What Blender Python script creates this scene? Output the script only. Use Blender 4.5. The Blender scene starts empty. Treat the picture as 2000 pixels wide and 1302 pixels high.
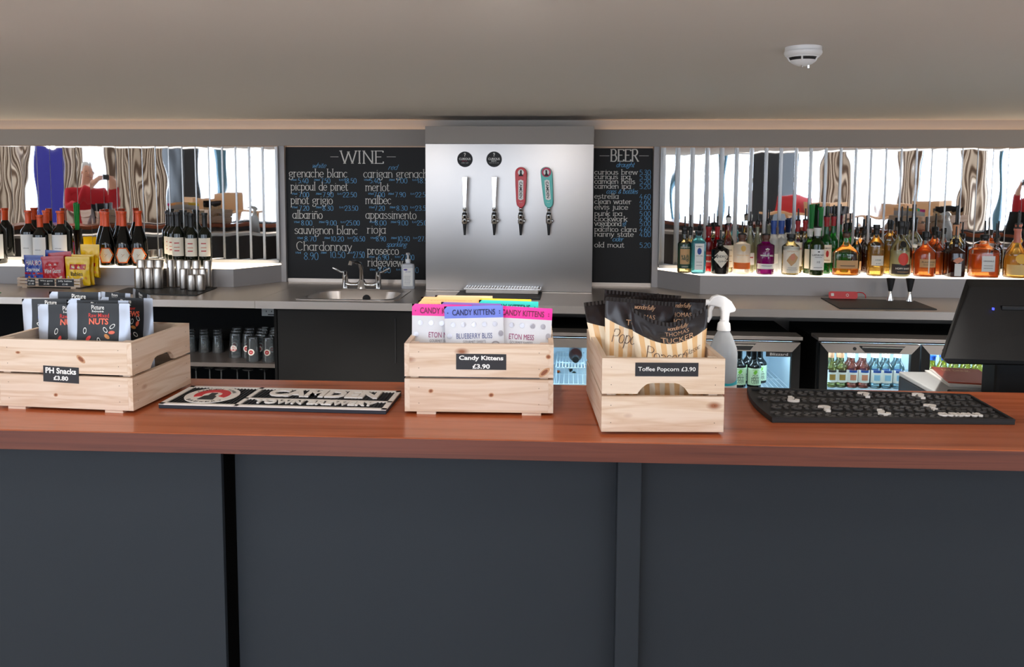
import bpy, bmesh, math, random
import numpy as np
from mathutils import Vector, Matrix, Euler

random.seed(7)
SC = bpy.context.scene
COL = SC.collection
PI = math.pi

# ------------------------------------------------------------------ camera
F_PX, PP_Y, EYE = 1600.0, 490.0, 1.6
YAW, PITCH, ROLL = math.radians(2.78), math.radians(5.0), math.radians(0.29)
fw = np.array([-math.sin(YAW)*math.cos(PITCH), math.cos(YAW)*math.cos(PITCH), -math.sin(PITCH)])
_r = np.array([math.cos(YAW), math.sin(YAW), 0.0]); _u = np.cross(_r, fw)
rt = _r*math.cos(ROLL)+_u*math.sin(ROLL); up = -_r*math.sin(ROLL)+_u*math.cos(ROLL)
cam = bpy.data.cameras.new('camera'); camo = bpy.data.objects.new('camera', cam); COL.objects.link(camo)
camo.matrix_world = Matrix(((rt[0], up[0], -fw[0], 0), (rt[1], up[1], -fw[1], 0), (rt[2], up[2], -fw[2], EYE), (0, 0, 0, 1)))
cam.sensor_width = 36.0; cam.sensor_fit = 'HORIZONTAL'; cam.lens = F_PX/2000*36
cam.shift_y = -(651-PP_Y)/2000; cam.clip_start = 0.02
SC.camera = camo

# ------------------------------------------------------------------ world, light, exposure
SC.view_settings.view_transform = 'Standard'
try: SC.view_settings.look = 'None'
except Exception: pass
SC.view_settings.gamma = 1.0; SC.view_settings.use_curve_mapping = False
SC.view_settings.exposure = 0.38
SC.cycles.max_bounces = 10; SC.cycles.transparent_max_bounces = 24; SC.cycles.diffuse_bounces = 4
SC.cycles.glossy_bounces = 5; SC.cycles.transmission_bounces = 6
SC.cycles.caustics_reflective = False; SC.cycles.caustics_refractive = False
SC.cycles.sample_clamp_indirect = 6.0
WINDOW_LIGHT = 5.0; ROOM_FILL = 90; SOFFIT_FILL = 11; BACK_FILL = 26; AISLE_FILL = 175; SHELF_LIGHT = 3.2; FRIDGE_LIGHT = 14.0; COVE_LIGHT = 3.2
w = bpy.data.worlds.new('world'); SC.world = w; w.use_nodes = True
w.node_tree.nodes['Background'].inputs[0].default_value = (0.85, 0.93, 1.0, 1); w.node_tree.nodes['Background'].inputs[1].default_value = 1.0

def area(name, loc, rot, sx, sy, power, col):
    l = bpy.data.lights.new(name, 'AREA'); l.shape = 'RECTANGLE'; l.size = sx; l.size_y = sy; l.energy = power; l.color = col
    o = bpy.data.objects.new(name, l); o.location = loc; o.rotation_euler = rot; COL.objects.link(o); return o

area('room_fill', (-1.5, -1.9, 2.96), (0, 0, 0), 14, 2.6, ROOM_FILL, (1, .95, .88))  # added overhead fill for the front room, no lamp known there
area('soffit_fill', (-.4, .95, 1.95), (0, 0, 0), 5, .3, SOFFIT_FILL, (1, .94, .86))  # added fill out of view, brightens bar top and crates
for k in range(5):      # added unseen spots; light bounced off the aisle floor lifts the ceiling
    l = bpy.data.lights.new('aisle_fill', 'SPOT'); l.energy = AISLE_FILL; l.color = (1, .95, .89); l.spot_size = math.radians(40); l.spot_blend = .5; l.shadow_soft_size = .015
    o = bpy.data.objects.new('aisle_fill', l); o.location = ((-2.3, -1.4, -.58, .75, 1.9)[k], 1.42, 1.93); o.rotation_euler = (math.radians(51), 0, 0); COL.objects.link(o)
for k in range(5):      # small added spots, unseen just above the frame, brightening the back bar
    l = bpy.data.lights.new('back_bar_fill', 'SPOT'); l.energy = BACK_FILL; l.color = (1, .95, .89); l.spot_size = math.radians(78); l.spot_blend = 1; l.shadow_soft_size = .015
    o = bpy.data.objects.new('back_bar_fill', l); o.location = (-2.6+1.25*k, 1.35, 1.93); o.rotation_euler = (math.radians(60), 0, 0); COL.objects.link(o)

# ------------------------------------------------------------------ photo pixel -> place
def ray(px, py): return fw+rt*(px-1000)/F_PX+up*(PP_Y-py)/F_PX
def pj(x, y, z):
    d = np.array([x, y, z-EYE]); q = d@fw
    return 1000+F_PX*(d@rt)/q, PP_Y-F_PX*(d@up)/q
def onz(px, py, z): d = ray(px, py); k = (z-EYE)/d[2]; return d[0]*k, d[1]*k
def ony(px, py, y): d = ray(px, py); k = y/d[1]; return d[0]*k, EYE+d[2]*k
BETA = -0.025; PIV = 4.7                                  # the back bar runs very slightly skew to the front bar
cb, sb = math.cos(-BETA), math.sin(-BETA)
def _tob(px, py):
    d = ray(px, py)
    # origin and direction in the back-bar frame
    o = np.array([0.0, -PIV]); O = np.array([cb*o[0]-sb*o[1], sb*o[0]+cb*o[1]+PIV])
    D = np.array([cb*d[0]-sb*d[1], sb*d[0]+cb*d[1]])
    return O, D, d[2]
def bz(px, py, z): O, D, dz = _tob(px, py); k = (z-EYE)/dz; return O[0]+D[0]*k, O[1]+D[1]*k
def by(px, py, y): O, D, dz = _tob(px, py); k = (y-O[1])/D[1]; return O[0]+D[0]*k, EYE+dz*k
def bxat(px, y, z):
    py = 500
    for _ in range(6):
        x, zz = by(px, py, y); py += (zz-z)*F_PX/y
    return x
def xat(px, y, z):
    py = 700
    for _ in range(6):
        x, zz = ony(px, py, y); py += (zz-z)*F_PX/y
    return x

# ------------------------------------------------------------------ materials
def lin(c):
    return tuple(((v/255)/12.92 if v/255 <= .04045 else ((v/255+.055)/1.055)**2.4) for v in c)+(1.0,)
MATS = {}
def P(name, col, rough=.5, metal=0., spec=.5, **kw):
    if name in MATS: return MATS[name]
    m = bpy.data.materials.new(name); m.use_nodes = True; b = m.node_tree.nodes['Principled BSDF']
    b.inputs['Base Color'].default_value = lin(col); b.inputs['Roughness'].default_value = rough
    b.inputs['Metallic'].default_value = metal; b.inputs['Specular IOR Level'].default_value = spec
    for k, v in kw.items(): b.inputs[k.replace('_', ' ')].default_value = v
    MATS[name] = m; return m
def nd(m, t, **kw):
    n = m.node_tree.nodes.new(t)
    for k, v in kw.items(): setattr(n, k, v)
    return n
def lk(m, a, b): m.node_tree.links.new(a, b)
def emit(name, col, s):
    if name in MATS: return MATS[name]
    m = bpy.data.materials.new(name); m.use_nodes = True; nt = m.node_tree; nt.nodes.clear()
    o = nd(m, 'ShaderNodeOutputMaterial'); e = nd(m, 'ShaderNodeEmission'); e.inputs[0].default_value = lin(col); e.inputs[1].default_value = s
    lk(m, e.outputs[0], o.inputs[0]); MATS[name] = m; return m
def glass(name, tint, body=0., bodycol=None, gloss=1.0):
    """thin clear or tinted glass; body adds milky colour for liquids and frosted glass"""
    if name in MATS: return MATS[name]
    m = bpy.data.materials.new(name); m.use_nodes = True; nt = m.node_tree; nt.nodes.clear()
    o = nd(m, 'ShaderNodeOutputMaterial'); t = nd(m, 'ShaderNodeBsdfTransparent'); t.inputs[0].default_value = lin(tint)
    g = nd(m, 'ShaderNodeBsdfGlossy'); g.inputs['Roughness'].default_value = .04
    lw = nd(m, 'ShaderNodeLayerWeight'); lw.inputs[0].default_value = .35
    mul = nd(m, 'ShaderNodeMath', operation='MULTIPLY'); mul.inputs[1].default_value = gloss
    lk(m, lw.outputs['Fresnel'], mul.inputs[0])
    base = t.outputs[0]
    if body > 0:
        d = nd(m, 'ShaderNodeBsdfDiffuse'); d.inputs[0].default_value = lin(bodycol or tint)
        tr = nd(m, 'ShaderNodeBsdfTranslucent'); tr.inputs[0].default_value = lin(bodycol or tint)
        a = nd(m, 'ShaderNodeMixShader'); a.inputs[0].default_value = .5; lk(m, d.outputs[0], a.inputs[1]); lk(m, tr.outputs[0], a.inputs[2])
        x = nd(m, 'ShaderNodeMixShader'); x.inputs[0].default_value = body; lk(m, t.outputs[0], x.inputs[1]); lk(m, a.outputs[0], x.inputs[2]); base = x.outputs[0]
    mx = nd(m, 'ShaderNodeMixShader'); lk(m, mul.outputs[0], mx.inputs[0]); lk(m, base, mx.inputs[1]); lk(m, g.outputs[0], mx.inputs[2])
    lk(m, mx.outputs[0], o.inputs[0]); MATS[name] = m; return m
def ramp(m, fac, stops):
    r = nd(m, 'ShaderNodeValToRGB'); e = r.color_ramp.elements
    while len(e) < len(stops): e.new(.5)
    for k, (p, c) in enumerate(stops): e[k].position = p; e[k].color = lin(c)
    lk(m, fac, r.inputs[0]); return r.outputs[0]
def wood(name, stops, scale, rough, knots=None, seed=0., dist=4., spec=.5):
    """grain runs along the axis with the smallest scale"""
    m = P(name, stops[0][1], rough, spec=spec); b = m.node_tree.nodes['Principled BSDF']
    tc = nd(m, 'ShaderNodeTexCoord'); mp = nd(m, 'ShaderNodeMapping'); mp.inputs['Scale'].default_value = scale
    oi = nd(m, 'ShaderNodeObjectInfo'); ml = nd(m, 'ShaderNodeVectorMath', operation='SCALE'); ml.inputs[0].default_value = (3, 5, 7)
    lk(m, oi.outputs['Random'], ml.inputs['Scale']); ad = nd(m, 'ShaderNodeVectorMath', operation='ADD')
    lk(m, tc.outputs['Object'], ad.inputs[0]); lk(m, ml.outputs[0], ad.inputs[1])
    lk(m, ad.outputs[0], mp.inputs[0]); mp.inputs['Location'].default_value = (seed, seed*1.7, seed*.6)
    n1 = nd(m, 'ShaderNodeTexNoise'); n1.inputs['Scale'].default_value = 1.0; n1.inputs['Detail'].default_value = 3; n1.inputs['Distortion'].default_value = .6
    lk(m, mp.outputs[0], n1.inputs['Vector'])
    mu = nd(m, 'ShaderNodeMath', operation='MULTIPLY'); mu.inputs[1].default_value = dist; lk(m, n1.outputs[0], mu.inputs[0])
    fr = nd(m, 'ShaderNodeMath', operation='PINGPONG'); fr.inputs[1].default_value = .5; lk(m, mu.outputs[0], fr.inputs[0])
    n2 = nd(m, 'ShaderNodeTexNoise'); n2.inputs['Scale'].default_value = 5.0; n2.inputs['Detail'].default_value = 6; lk(m, mp.outputs[0], n2.inputs['Vector'])
    mixf = nd(m, 'ShaderNodeMath', operation='MULTIPLY_ADD'); mixf.inputs[1].default_value = 1.1; lk(m, fr.outputs[0], mixf.inputs[0])
    s2 = nd(m, 'ShaderNodeMath', operation='MULTIPLY'); s2.inputs[1].default_value = .45; lk(m, n2.outputs[0], s2.inputs[0]); lk(m, s2.outputs[0], mixf.inputs[2])
    c = ramp(m, mixf.outputs[0], stops)
    if knots:
        v = nd(m, 'ShaderNodeTexVoronoi'); v.inputs['Scale'].default_value = 1.0
        mk = nd(m, 'ShaderNodeMapping'); mk.inputs['Scale'].default_value = knots[1]; lk(m, ad.outputs[0], mk.inputs[0]); lk(m, mk.outputs[0], v.inputs['Vector'])
        lt = nd(m, 'ShaderNodeMapRange'); lt.inputs[1].default_value = .05; lt.inputs[2].default_value = .16; lt.inputs[3].default_value = 1; lt.inputs[4].default_value = 0
        lk(m, v.outputs['Distance'], lt.inputs[0])
        mc = nd(m, 'ShaderNodeMix', data_type='RGBA'); lk(m, lt.outputs[0], mc.inputs[0]); lk(m, c, mc.inputs[6]); mc.inputs[7].default_value = lin(knots[0]); c = mc.outputs[2]
    lk(m, c, b.inputs['Base Color']); return m
def bump(m, scale, strength, dist=.001, detail=3):
    b = m.node_tree.nodes['Principled BSDF']; tc = nd(m, 'ShaderNodeTexCoord'); mp = nd(m, 'ShaderNodeMapping'); mp.inputs['Scale'].default_value = scale
    n = nd(m, 'ShaderNodeTexNoise'); n.inputs['Scale'].default_value = 1; n.inputs['Detail'].default_value = detail
    bp = nd(m, 'ShaderNodeBump'); bp.inputs['Strength'].default_value = strength; bp.inputs['Distance'].default_value = dist
    lk(m, tc.outputs['Object'], mp.inputs[0]); lk(m, mp.outputs[0], n.inputs['Vector']); lk(m, n.outputs[0], bp.inputs['Height']); lk(m, bp.outputs[0], b.inputs['Normal']); return m

M_ceil = bump(P('ceiling_paint', (222, 216, 210), .9, spec=.2), (60, 60, 60), .15)
M_wall = P('grey_wall_paint', (190, 182, 174), .8, spec=.3)
M_header = P('header_paint', (160, 152, 145), .7, spec=.3)
M_room = P('room_wall_paint', (190, 186, 180), .9)
M_floor = wood('floor_boards', [(0, (214, 206, 196)), (1, (228, 222, 212))], (1, 14, 1), .5)
M_steel = bump(P('brushed_steel', (204, 194, 186), .36, .75), (8, 260, 260), .12, .0006)
M_steelv = bump(P('brushed_steel_sheet', (150, 145, 142), .28, .95), (400, 400, 3), .08, .0005)
M_cup = P('tumbler_steel', (200, 194, 188), .3, 1.0)
M_chrome = P('chrome', (225, 225, 225), .08, 1.0)
M_riser = P('shelf_fascia', (170, 165, 164), .5, .1)
M_mirror = bump(P('mirror_strip', (238, 240, 242), .015, 1.0), (7, 7, 2.6), .22, .004, 1)
M_mirred = P('mirror_edge', (176, 174, 172), .5, .5)
M_glow = emit('lit_shelf_panel', (255, 236, 208), SHELF_LIGHT)
M_board = P('chalkboard', (18, 18, 20), .55, spec=.3)
M_chalk = P('white_chalk', (225, 222, 215), .95, spec=.1)
M_blue = P('blue_chalk', (112, 170, 214), .95, spec=.1)
M_black = P('black_paint', (8, 8, 9), .6, spec=.3)
M_dark = P('dark_carcass', (7, 7, 8), .75, spec=.2)
M_navy = bump(P('navy_panel', (30, 36, 43), .6, spec=.35), (220, 220, 220), .1)
M_rubber = P('black_rubber', (22, 21, 21), .55)
M_rubwhite = P('white_rubber', (238, 230, 222), .6)
M_red = P('red_plastic', (206, 26, 40), .35)
M_teal = P('teal_plastic', (84, 196, 186), .35)
M_white = P('white_plastic', (240, 240, 240), .4)
M_clearp = glass('milky_plastic', (235, 238, 240), .9, (222, 226, 230), .5)
M_label = P('label_black', (34, 33, 37), .5)
M_ink = P('print_white', (244, 242, 238), .6)
M_inkblk = P('print_black', (22, 22, 24), .6)
M_pos = P('till_plastic', (9, 9, 10), .45, spec=.3)
M_maho = wood('mahogany', [(0, (112, 52, 28)), (.35, (166, 84, 48)), (.75, (184, 98, 60)), (1, (136, 64, 36))], (.9, 16, 14), .22, seed=2., dist=3.)
M_mahodark = wood('dark_mahogany', [(0, (66, 30, 20)), (.4, (92, 44, 30)), (.8, (104, 52, 36)), (1, (80, 38, 26))], (1.2, 30, 60), .45, seed=6., dist=3.)
PINE = [(0, (222, 197, 174)), (.45, (230, 208, 187)), (.8, (214, 184, 156)), (1, (196, 156, 124))]
M_pinex = wood('pine_along', PINE, (2.2, 22, 34), .6, ((150, 92, 60), (9, 9, 17)), 1., 3.)
M_piney = wood('pine_across', PINE, (22, 2.2, 34), .6, ((150, 92, 60), (9, 9, 17)), 4., 3.)
M_nail = P('nail_head', (70, 60, 55), .4, .8)
M_glass = glass('clear_glass', (246, 250, 250))
M_paneg = glass('pane_glass', (240, 248, 250), gloss=.45)

# ------------------------------------------------------------------ mesh builder
class MB:
    def __init__(s): s.v = []; s.f = []; s.m = []
    def add(s, vs, fs, mi=0):
        o = len(s.v); s.v += [tuple(p) for p in vs]; s.f += [tuple(i+o for i in f) for f in fs]; s.m += [mi]*len(fs); return s
    def box(s, x0, x1, y0, y1, z0, z1, mi=0):
        return s.add([(x0, y0, z0), (x1, y0, z0), (x1, y1, z0), (x0, y1, z0), (x0, y0, z1), (x1, y0, z1), (x1, y1, z1), (x0, y1, z1)],
                     [(0, 3, 2, 1), (4, 5, 6, 7), (0, 1, 5, 4), (1, 2, 6, 5), (2, 3, 7, 6), (3, 0, 4, 7)], mi)
    def prism(s, poly, a, b, axis='z', mi=0):
        """poly of 2d points, extruded a..b along axis (z: xy, y: xz, x: yz)"""
        n = len(poly)
        g = {'z': lambda p, t: (p[0], p[1], t), 'y': lambda p, t: (p[0], t, p[1]), 'x': lambda p, t: (t, p[0], p[1])}[axis]
        vs = [g(p, a) for p in poly]+[g(p, b) for p in poly]
        fs = [tuple(range(n))[::-1], tuple(range(n, 2*n))]+[(i, (i+1) % n, (i+1) % n+n, i+n) for i in range(n)]
        return s.add(vs, fs, mi)
    def lathe(s, prof, n=24, c=(0, 0, 0), mi=0, ex=2., ry=1., cap=True):
        """prof: (r, z) bottom to top; ex: squareness of the section; ry: depth ratio"""
        vs = []; fs = []
        for r, z in prof:
            for k in range(n):
                a = 2*PI*k/n+PI/n; ca, sa = math.cos(a), math.sin(a)
                q = (abs(ca)**ex+abs(sa)**ex)**(-1/ex)
                vs.append((c[0]+r*q*ca, c[1]+r*q*sa*ry, c[2]+z))
        for i in range(len(prof)-1):
            for k in range(n):
                j = (k+1) % n; fs.append((i*n+k, i*n+j, (i+1)*n+j, (i+1)*n+k))
        if cap:
            if prof[0][0] > 1e-5: fs.append(tuple(range(n))[::-1])
            if prof[-1][0] > 1e-5: fs.append(tuple(range((len(prof)-1)*n, len(prof)*n)))
        return s.add(vs, fs, mi)
    def cyl(s, a, b, r, n=16, mi=0, r2=None):
        return s.tube([a, b], [r, r if r2 is None else r2], n, mi)
    def tube(s, pts, r, n=10, mi=0):
        pts = [Vector(p) for p in pts]
        if not isinstance(r, (list, tuple)): r = [r]*len(pts)
        vs = []; fs = []; prev = None
        for i, p in enumerate(pts):
            t = (pts[min(i+1, len(pts)-1)]-pts[max(i-1, 0)]).normalized()
            if prev is None:
                u = Vector((0, 0, 1)) if abs(t.z) < .9 else Vector((1, 0, 0)); u = (u-t*u.dot(t)).normalized()
            else: u = (prev-t*prev.dot(t)).normalized()
            prev = u; w_ = t.cross(u)
            for k in range(n):
                a = 2*PI*k/n; vs.append(p+(u*math.cos(a)+w_*math.sin(a))*r[i])
        for i in range(len(pts)-1):
            for k in range(n):
                j = (k+1) % n; fs.append((i*n+k, i*n+j, (i+1)*n+j, (i+1)*n+k))
        fs.append(tuple(range(n))[::-1]); fs.append(tuple(range((len(pts)-1)*n, len(pts)*n)))
        return s.add(vs, fs, mi)
    def grid(s, fn, nu, nv, mfn=None, mi=0):
        vs = [fn(i/nu, j/nv) for j in range(nv+1) for i in range(nu+1)]; o = len(s.v)
        s.v += [tuple(p) for p in vs]
        for j in range(nv):
            for i in range(nu):
                a = o+j*(nu+1)+i; s.f.append((a, a+1, a+nu+2, a+nu+1)); s.m.append(mfn((i+.5)/nu, (j+.5)/nv) if mfn else mi)
        return s
    def text(s, t, mapf, mi=0):
        vs, fs = t; return s.add([mapf(*p) for p in vs], fs, mi)
    def build(s, name, mats, parent=None, smooth=False, bev=0, loc=None, rot=None, fix=True):
        me = bpy.data.meshes.new(name); me.from_pydata(s.v, [], s.f); me.validate()
        if not isinstance(mats, (list, tuple)): mats = [mats]
        for m in mats: me.materials.append(m)
        if len(me.polygons) == len(s.m): me.polygons.foreach_set('material_index', s.m)
        if fix:
            b = bmesh.new(); b.from_mesh(me); bmesh.ops.recalc_face_normals(b, faces=b.faces); b.to_mesh(me); b.free()
        if smooth:
            me.polygons.foreach_set('use_smooth', [True]*len(me.polygons))
            me.set_sharp_from_angle(angle=math.radians(40))
        o = bpy.data.objects.new(name, me); COL.objects.link(o)
        if parent: o.parent = parent
        if loc: o.location = loc
        if rot: o.rotation_euler = rot
        if bev:
            md = o.modifiers.new('bevel', 'BEVEL'); md.width = bev; md.segments = 2; md.limit_method = 'ANGLE'; md.angle_limit = math.radians(40)
        return o
BACK = []
def tag(o, label, cat, group=None, back=False):
    o['label'] = label; o['category'] = cat
    if group: o['group'] = group
    if back: BACK.append(o)
    return o
def thing(name, label, cat, loc=(0, 0, 0), rot=0, group=None, back=False):
    o = bpy.data.objects.new(name, None); COL.objects.link(o); o.empty_display_size = .05; o.location = loc
    o.rotation_euler = rot if isinstance(rot, tuple) else (0, 0, rot)
    return tag(o, label, cat, group, back)
def struct(o, back=False):
    o['kind'] = 'structure'
    if back: BACK.append(o)
    return o
def copy_tree(o, parent=None):
    c = o.copy(); COL.objects.link(c)
    if parent: c.parent = parent
    for ch in [k for k in COL.objects if k.parent == o]: copy_tree(ch, c)
    return c

# ------------------------------------------------------------------ lettering
_tc = {}
def ftext(s, w, h, bold=.0, ext=0., shear=0., res=3):
    """block lettering fitted to w x h, origin at bottom centre"""
    k = (s, bold, ext, shear, res)
    if k not in _tc:
        cu = bpy.data.curves.new('t', 'FONT'); cu.body = s; cu.size = 1; cu.offset = bold; cu.shear = shear; cu.resolution_u = res; cu.fill_mode = 'FRONT'
        if ext: cu.fill_mode = 'BOTH'; cu.extrude = .5
        o = bpy.data.objects.new('t', cu); COL.objects.link(o)
        dg = bpy.context.evaluated_depsgraph_get(); e = o.evaluated_get(dg); me = e.to_mesh()
        vs = [tuple(v.co) for v in me.vertices]; fs = [tuple(p.vertices) for p in me.polygons]; e.to_mesh_clear()
        bpy.data.objects.remove(o); bpy.data.curves.remove(cu)
        x0 = min(v[0] for v in vs); x1 = max(v[0] for v in vs); y0 = min(v[1] for v in vs); y1 = max(v[1] for v in vs)
        _tc[k] = ([((v[0]-(x0+x1)/2)/(x1-x0), (v[1]-y0)/(y1-y0), v[2]) for v in vs], fs)
    vs, fs = _tc[k]
    return [(v[0]*w, v[1]*h, v[2]*ext) for v in vs], fs

# hand-lettering strokes: '|' parts strokes, leading '!' keeps a stroke straight; x right, y up (x-height 5, capitals 8)
GL = {
'a': (4.4, '3.6,4 2,5 .5,3.8 .4,1.4 1.8,0 3.6,1.2|!3.6,5 3.6,0'), 'b': (4.4, '!.6,8 .6,0|.6,4 2.2,5 3.8,3.6 3.8,1.4 2.2,0 .6,1'),
'c': (3.8, '3.4,4.2 2,5 .6,3.8 .4,1.6 1.8,0 3.4,.8'), 'd': (4.4, '!3.6,8 3.6,0|3.6,4 2,5 .5,3.6 .5,1.4 2,0 3.6,1'),
'e': (4, '.5,2.6 3.5,2.8 3,4.6 1.9,5 .6,3.8 .4,1.6 1.8,0 3.5,.8'), 'f': (3, '2.8,7.4 2,8 1.2,7 1.2,0|!.2,5 2.4,5'),
'g': (4.2, '2,5 .6,4 .8,2.6 2,2.2 3.2,2.8 3.4,4.2 2,5|1,2 .8,1 3.4,.4 3.2,-1.8 1.6,-2.4 .4,-1.6 1,-.4|!3.2,4.7 4,5'),
'h': (4.4, '!.7,8 .7,0|.7,3.8 2.2,5 3.6,4 3.7,0'), 'i': (2, '!1,5 1,0|!.9,7 1.1,6.6'), 'j': (2, '!1.2,5 1.2,-1|1.2,-1 .8,-2.4 -.2,-2.2|!1.1,7 1.3,6.6'),
'k': (4, '!.7,8 .7,0|!3.4,5 .8,2.2|!1.6,3 3.6,0'), 'l': (2, '!1,8 1,0'), 'm': (6.4, '!.7,5 .7,0|.7,3.8 2,5 3.1,4 3.2,0|3.2,3.8 4.4,5 5.6,4 5.7,0'),
'n': (4.4, '!.7,5 .7,0|.7,3.8 2.2,5 3.6,4 3.7,0'), 'o': (4.2, '2.1,5 .6,4 .4,2 1,.4 2.1,0 3.3,.6 3.8,2.4 3.2,4.4 2.1,5'),
'p': (4.4, '!.7,5 .7,-3|.7,4 2.2,5 3.8,3.6 3.8,1.4 2.2,0 .7,1'), 'q': (4.4, '!3.6,5 3.6,-3|3.6,4 2,5 .5,3.6 .5,1.4 2,0 3.6,1'),
'r': (3.4, '!.8,5 .8,0|.8,3.4 1.8,4.8 3.1,4.6'), 's': (3.6, '3.1,4.3 1.8,5 .6,4 1.4,2.8 2.8,2.2 3.2,1 1.9,0 .4,.7'),
't': (3, '1.2,7 1.2,1 1.8,0 2.8,.6|!.1,5 2.5,5'), 'u': (4.4, '.7,5 .7,1.4 1.8,0 3.5,1.4|!3.6,5 3.6,0'), 'v': (4, '!.3,5 2,0|!2,0 3.7,5'),
'w': (5.8, '!.3,5 1.6,0|!1.6,0 2.9,4.6|!2.9,4.6 4.2,0|!4.2,0 5.5,5'), 'x': (4, '!.4,5 3.6,0|!3.6,5 .4,0'), 'y': (4, '!.4,5 2.1,.4|3.7,5 2.1,.4 1.2,-2 .2,-2.6'),
'z': (3.8, '!.4,5 3.4,5 .4,0 3.5,0'), '~': (4.4, '!.7,5 .7,0|.7,3.8 2.2,5 3.6,4 3.7,0|1,6.4 1.8,7 2.6,6.4 3.4,7'),
'C': (5.6, '5,6.8 3,8 1,6.6 .5,4 1.2,1.2 3,0 5,1.2'), 'W': (9, '!.3,8 2.4,0|!2.4,0 4.5,7.4|!4.5,7.4 6.6,0|!6.6,0 8.7,8'), 'I': (3, '!1.5,8 1.5,0'),
'N': (6.6, '!.9,8 .9,0|!.9,8 5.6,0|!5.6,0 5.6,8'), 'E': (5.4, '!.9,8 .9,0|!.9,8 4.8,8|!.9,4.2 3.8,4.2|!.9,0 4.9,0|!4.8,8 4.8,7|!4.9,0 4.9,1.2'),
'B': (5.6, '!.9,8 .9,0|.9,8 3.4,8 4.4,6.2 3.4,4.3 .9,4.2|.9,4.2 3.8,4.1 4.9,2 3.6,0 .9,0'), 'R': (5.8, '!.9,8 .9,0|.9,8 3.6,8 4.6,6.2 3.5,4.2 .9,4|!2.6,4 5.2,0'),
'0': (4.2, '2.1,7 .7,5.6 .5,3 1,.8 2.1,0 3.3,.8 3.7,3.4 3.3,6 2.1,7'), '1': (2.4, '!.4,5.8 1.4,7 1.4,0'), '2': (4, '.6,5.6 1.8,7 3.3,6 3,3.8 .5,.1 3.7,.1'),
'3': (4, '.6,6.4 2.2,7 3.3,5.6 1.6,3.8 3.4,2.8 3.2,.8 1.8,0 .4,.8'), '4': (4.2, '!2.6,7 .4,2.2 3.8,2.2|!2.9,4 2.9,0'), '5': (4, '!3.4,7 1,7 .8,4|.8,4 2.4,4.4 3.5,2.6 2.8,.4 .5,.3'),
'6': (4, '3.1,6.6 1.4,5.6 .5,2.4 1.4,.1 3.1,.6 3.3,2.8 1.8,3.8 .6,2.4'), '7': (4, '!.4,7 3.6,7 1.6,0'), '8': (4.1, '2,3.8 .7,5.2 2,7 3.3,5.4 2,3.8 .5,1.8 2,0 3.5,1.8 2,3.8'),
'9': (4, '3.2,5 2,3.4 .7,4.6 1.2,6.6 2.6,6.8 3.3,5 3,2 1.8,0'), '.': (1.4, '!.5,.5 .9,.1'), '-': (3, '!.4,2.6 2.6,2.6'), '&': (5, '4.4,.2 1.6,4.4 2,6.4 3.2,6 2.6,4.2 .6,2.2 1.4,.2 3.2,.6 4.4,2.6'),
'P': (5.4, '!.9,8 .9,0|.9,8 3.8,8 5,6.2 3.8,4.2 .9,4'), 'T': (5, '!2.5,8 2.5,0|!.3,8 4.7,8'),
'?': (4.4, '.4,6 1,7.6 2.6,8 3.9,6.6 3,4.8 2,3.8 2,2.2|!2,.9 2,.2'), ' ': (3, ''), "'": (1.2, '!.5,8 .5,6.6')}
def smooth_pts(p, k=4):
    out = []; n = len(p); closed = p[0] == p[-1]
    for i in range(n-1):
        a = p[i-1] if i else (p[-2] if closed else p[0]); b, c = p[i], p[i+1]; d = p[i+2] if i+2 < n else (p[1] if closed else p[-1])
        for j in range(k):
            t = j/k; out.append(tuple(.5*(2*b[q]+(c[q]-a[q])*t+(2*a[q]-5*b[q]+4*c[q]-d[q])*t*t+(3*b[q]-a[q]-3*c[q]+d[q])*t**3) for q in (0, 1)))
    return out+[p[-1]]
def stext(s, x0, x1, base, xh, wd, serif=False, slant=0.):
    """hand lettering between x0 and x1 on a baseline; wd is the stroke width"""
    tot = sum(GL.get(c, GL[' '])[0] for c in s); sx = (x1-x0)/tot; sy = xh/5; vs = []; fs = []; cx = 0
    def rib(pts):
        o = len(vs); n = len(pts)
        for i, p in enumerate(pts):
            a = pts[max(i-1, 0)]; b = pts[min(i+1, n-1)]; dx, dy = b[0]-a[0], b[1]-a[1]; l = math.hypot(dx, dy) or 1
            wv = wd*(.55+.45*abs(dy)/l)/2
            vs.append((p[0]-dy/l*wv, p[1]+dx/l*wv, 0)); vs.append((p[0]+dy/l*wv, p[1]-dx/l*wv, 0))
        for i in range(n-1): q = o+2*i; fs.append((q, q+1, q+3, q+2))
    for c in s:
        wdt, d = GL.get(c, GL[' '])
        for st in d.split('|'):
            if not st: continue
            hard = st[0] == '!'; p = [tuple(float(q) for q in z.split(',')) for z in st.strip('!').split()]
            if not hard: p = smooth_pts(p)
            q = [(x0+(cx+a+slant*b)*sx, base+b*sy) for a, b in p]; rib(q)
            if serif and hard and len(p) == 2 and abs(p[0][1]-p[1][1]) > 2.5:
                for e in q:
                    k = .75*sx; rib([(e[0]-k, e[1]), (e[0]+k, e[1])])
        cx += wdt
    return vs, fs
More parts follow.
